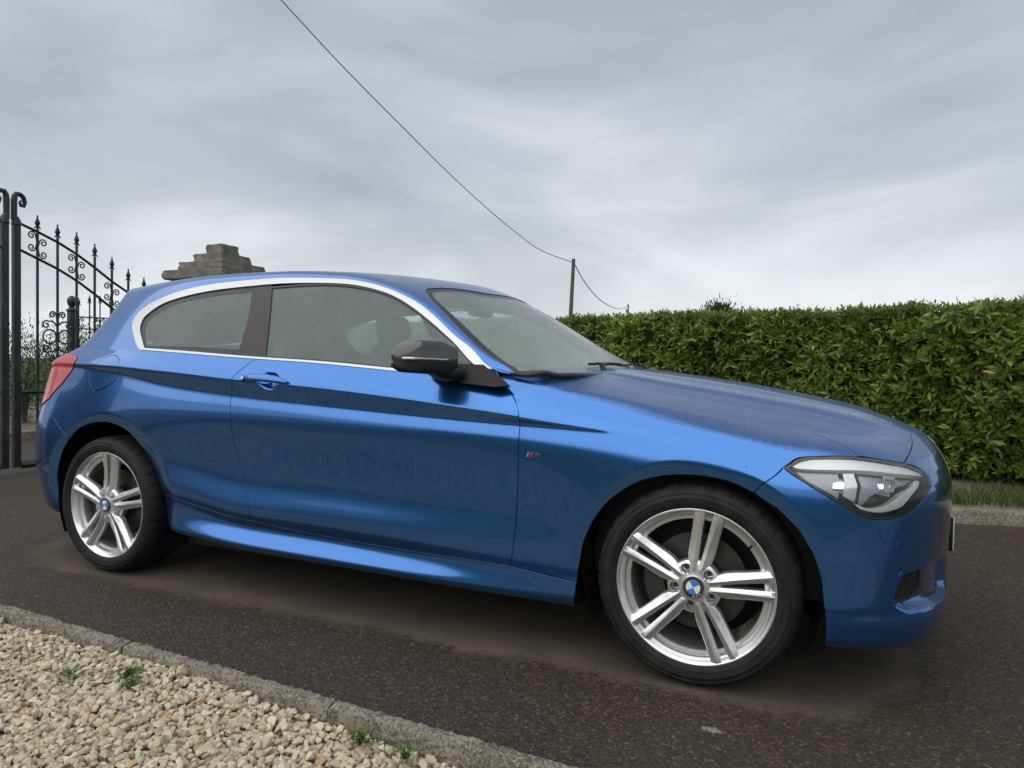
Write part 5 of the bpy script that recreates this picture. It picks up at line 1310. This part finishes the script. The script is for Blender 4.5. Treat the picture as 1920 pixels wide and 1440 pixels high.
# ---- stepped stone gate pillar
def pillar(px,py,a,z0,label,vis=True):
    root=empty('gate_pillar',(px,py,0),label,'pillar','stone pillars of the entrance');inv=Matrix.Translation((-px,-py,0));rr=random.Random(int(px*100))
    def stonebox(name,x0,x1,y0,y1,z0_,z1,wob=.010):
        bm=bmesh.new();bmesh.ops.create_cube(bm,size=1);
        for v in bm.verts: v.co=Vector(((x0+x1)/2+v.co.x*(x1-x0),(y0+y1)/2+v.co.y*(y1-y0),(z0_+z1)/2+v.co.z*(z1-z0_)))
        bmesh.ops.subdivide_edges(bm,edges=bm.edges,cuts=4,use_grid_fill=True)
        for v in bm.verts: v.co+=Vector((rr.uniform(-1,1),rr.uniform(-1,1),rr.uniform(-1,1)))*wob*.6
        bmesh.ops.bevel(bm,geom=[e for e in bm.edges if len(e.link_faces)==2 and e.calc_face_angle(0)>R(55)],offset=.012,segments=2,affect='EDGES')
        me=bpy.data.meshes.new(name);bm.to_mesh(me);bm.free();me.polygons.foreach_set('use_smooth',[True]*len(me.polygons));me.set_sharp_from_angle(angle=R(50));return setp(link(name,me,M_stone),root,inv)
    # courses of the shaft, several stones per course
    z=0;s=a/2-.055;k=0
    while z<z0-.05:
        h=min(rr.uniform(.17,.24),z0-z);n=2+k%2
        cuts=[-s]+sorted([-s+2*s*(i+rr.uniform(-.12,.12))/n for i in range(1,n)])+[s]
        for i in range(n):
            stonebox('stone',px+cuts[i]+.004,px+cuts[i+1]-.004,py-s+rr.uniform(-.006,.006),py-.006,z+.004,z+h-.004);stonebox('stone',px+cuts[i]+.004,px+cuts[i+1]-.004,py+.006,py+s+rr.uniform(-.006,.006),z+.004,z+h-.004)
        z+=h;k+=1
    hs=.113
    for i,w_ in enumerate((a/2,a/2-.125,a/2-.245,a/2-.345)):
        zz=z0+i*hs*1.0;stonebox('cap_stone',px-w_,px+w_,py-w_,py+w_,zz,zz+hs+(.012 if i==3 else -.002),.006)
a_=.97;pillar(-3.492-a_/2,3.124+a_/2,a_,1.985,'grey stone gate pillar with a stepped cap, rising behind the car roof')
pillar(-3.8,-2.9,a_,1.965,'grey stone gate pillar with a stepped cap at the far end of the left gate leaf')
# ---- railings and side gate further back
def rails(root_label,P0,dirv,L,top,nm,group=None,step=.13,scr=True):
    root=empty(nm,(P0[0],P0[1],0),root_label,nm.split('_')[-1] if nm!='side_gate' else 'gate',group);inv=Matrix.Translation((-P0[0],-P0[1],0));dv=np.array(dirv)/np.linalg.norm(dirv)
    pt=lambda s,z:(P0[0]+dv[0]*s,P0[1]+dv[1]*s,z);global gd
    old=gd;gd=dv
    for z in (.12,.80,top-.42,top-.26):
        mb=MB();mb.tube([pt(0,z),pt(L,z)],.010,6);setp(mb.obj('rail',M_iron,None),root,inv)
    k=0;s=.06
    while s<L:
        tz=top+.05*math.sin(k*.9);mb=MB();mb.tube([pt(s,.05),pt(s,tz-.12)],.009,6);b=setp(mb.obj('bar',M_iron,None),root,inv);mb=MB();finial(mb,pt(s,tz-.12),.12);o=mb.obj('spear_head',M_iron,None);o.parent=b
        if scr and k%2==0:
            for u_ in (1,-1):
                for sd_ in (1,-1):
                    mb=MB();P=scroll(pt(s,top-.34),sd_,u_,.8);mb.tube(P,.006,5);setp(mb.obj('scroll',M_iron,None),root,inv)
                    mb=MB();P=scroll(pt(s,top-.62),sd_,u_,1.1);mb.tube(P,.007,5);setp(mb.obj('scroll',M_iron,None),root,inv)
        s+=step;k+=1
    gd=old
    return root
rails('low iron garden railing with spear heads, seen through the gate beside the car',(-6.25,3.22),(.35,1.),2.6,1.82,'garden_railing')
mb=MB();mb.tube([(-6.20,3.16,0),(-6.20,3.16,1.62)],.055,12);mb.lathe([(.06,1.62),(.07,1.64),(.05,1.66),(.03,1.68),(.05,1.72),(.06,1.76),(.05,1.80),(.02,1.83),(.001,1.835)],16,'z',0,(-6.20,3.16,0));mb.obj('iron_post',M_iron,category='post',label='thick black iron post with a ball finial at the end of the garden railing')
# ---- shrubs behind the gates
def shrub(name,c,rad,h,n,m,label,seed,size=.045,group='shrubs beyond the gates'):
    r=np.random.default_rng(seed);root=empty(name,(c[0],c[1],0),label,'shrub',group)
    for k in range(4):
        a=r.uniform(0,6.28);mb=MB();mb.tube([(0,0,0),(.1*math.cos(a)*rad,.1*math.sin(a)*rad,h*.4),(.5*math.cos(a)*rad,.5*math.sin(a)*rad,h*.8)],[.03,.02,.008],6);o=mb.obj('stem',M_wood);o.parent=root
    cl=r.normal(0,1,(26,3));cl/=np.linalg.norm(cl,axis=1,keepdims=True);cl*=r.uniform(.35,1,(26,1));cl=cl*[rad,rad,h*.5]+[0,0,h*.52]
    i=r.integers(0,26,n);P=cl[i]+r.normal(0,1,(n,3))*np.array([rad,rad,h*.5])*.20;P=P[P[:,2]>.02]
    n=len(P);D=P-np.array([0,0,h*.4])+r.normal(0,.3,(n,3))+[0,0,.3];U=r.normal(0,.5,(n,3))+[0,0,1]
    V,F=leaves(P,D,U,r.uniform(size*.6,size*1.3,n),np.ones(n));o=npmesh('crown',V,F,m,True,kind='stuff');o.parent=root
for i,(x,y,rad,h,lab) in enumerate([(-6.9,2.35,.42,1.35,'dark dense shrub just behind the gate posts'),(-7.6,3.4,.55,1.30,'light green airy shrub behind the scrolled gate bars'),(-8.2,4.5,.75,1.45,'olive shrub behind the garden railing'),(-7.4,1.3,.7,1.30,'dark shrub at the left edge beyond the gate'),(-9.3,3.2,.8,1.35,'tall feathery shrub furthest behind the gate'),(-9.5,6.2,1.1,1.5,'wide dark shrub beyond the railing, next to the stone pillar'),(-10.5,1.6,1.0,1.3,'rounded shrub at the road side beyond the left gate leaf')]):
    shrub('garden_shrub',(x,y),rad,h,5200,M_bush,lab,40+i)
# planting bed, low kerb and road beyond
g_=MB();g_.box((-11,1.2,-.05),(-6.0,8,.06));g_.obj('planting_bed',M_soil,smooth=False,kind='structure')
g_=MB();g_.box((-6.0,1.0,-.05),(-5.85,8,.10));g_.obj('bed_kerb',M_conc,kind='structure',bevel=.01)
# ---- poles, cable, far tree
def pole(x,y,h,lean,r0,label,z0=0):
    mb=MB();mb.tube([(x,y,z0-.5),(x+lean[0]*.5,y+lean[1]*.5,z0+h*.5),(x+lean[0],y+lean[1],z0+h)],[r0,r0*.9,r0*.75],12);o=mb.obj('utility_pole',M_wood,category='pole',label=label,group='wooden utility poles beyond the hedge');return o
pole(-12.50,40.33,7.95,(.25,.11),.15,'tall slightly leaning wooden pole carrying the cable above the hedge')
mb=MB();mb.box((-.35,-.05,7.6),(.35,.05,7.7));
pole(-31.06,124.43,12.6,(.0,.0),.18,'tiny distant wooden pole just showing above the hedge top',0)
mb=MB();W1=catmull([(-3.22,3.60,5.50),(-3.27,3.84,5.48),(-3.7,5.58,5.43),(-4.25,7.83,5.42),(-5.41,12.55,5.45),(-7.05,19.25,5.68),(-8.97,27.05,6.20),(-12.26,40.44,7.72)],8)
E_=[(2.2,-18.5,6.9),(-.6,-7.,5.9),(-2.6,1.1,5.55)];W1=np.vstack([catmull(E_+[(-3.22,3.60,5.50)],6)[:-1],W1])
mb.tube(W1,[.0065]*3+[.0065+.015*max(0,(q[1]-3)/37) for q in W1[3:]],6);mb.obj('overhead_cable',M_wire,category='cable',label='long sagging black cable crossing the sky down to the tall pole')
mb=MB();mb.tube(catmull([(-12.26,40.44,7.72),(-14.09,48.77,7.25),(-17.41,63.86,7.37),(-23.21,90.18,8.9),(-31.06,124.4,12.3)],8),.035,6);mb.obj('overhead_cable',M_wire,category='cable',label='thin cable dropping from the tall pole to the tiny distant one')
shrub('far_tree',(-20.1,162.3),8.,12.9,60000,M_bush,'dark round tree top just above the hedge in the distance',77,.7,None)
# far field hedgerow
# ---- what lies behind the viewer (seen in the paintwork)
r=np.random.default_rng(8)
def dark_hedge(name,a,b,h,th,label,n,seed):
    r=np.random.default_rng(seed);a=np.array(a);b=np.array(b);L=np.linalg.norm(b-a);dd=(b-a)/L;nn=np.array([-dd[1],dd[0]]);root=empty(name,(a[0],a[1],0),label,'hedge')
    mb=MB();ns=40;V=[]
    for i in range(ns):
        p=a+(b-a)*i/(ns-1)
        for o_,z in ((-th/2,0),(-th/2,h-.15),(th/2,h-.15),(th/2,0)):q_=p+nn*o_-a;V.append((q_[0],q_[1],z+(.06*math.sin(i*2.1) if z else 0)))
    mb.add(V,[(i*4+j,(i+1)*4+j,(i+1)*4+j+1,i*4+j+1) for i in range(ns-1) for j in range(3)]);o=mb.obj('hedge_core',M_core);o.parent=root
    s=r.uniform(0,L,n);o_=r.choice([-th/2,th/2],n)+r.normal(0,.04,n);z=r.uniform(.05,h,n);t=r.random(n)<.4;o_=np.where(t,r.uniform(-th/2,th/2,n),o_);z=np.where(t,h+r.normal(-.05,.07,n),z)
    P=np.column_stack([dd[0]*s+nn[0]*o_,dd[1]*s+nn[1]*o_,z]);D=r.normal(0,1,(n,3))+[0,0,.6];V,F=leaves(P,D,r.normal(0,1,(n,3))+[0,0,1],r.uniform(.08,.16,n),np.ones(n));o=npmesh('foliage',V,F,M_leaf,True,kind='stuff');o.parent=root
dark_hedge('boundary_hedge',(-6.0,-14.2),(18.0,-15.0),1.35,.8,'long garden hedge across the lawn behind the viewer',9000,5)
g_=MB();g_.add([(-2.9,-14.0,-.085),(18,-14.0,-.085),(18,-3.9,-.045),(8,-3.7,-.045),(-2.9,-3.25,-.045)],[(0,1,2,3,4)]);g_.obj('lawn',M_field,kind='structure')
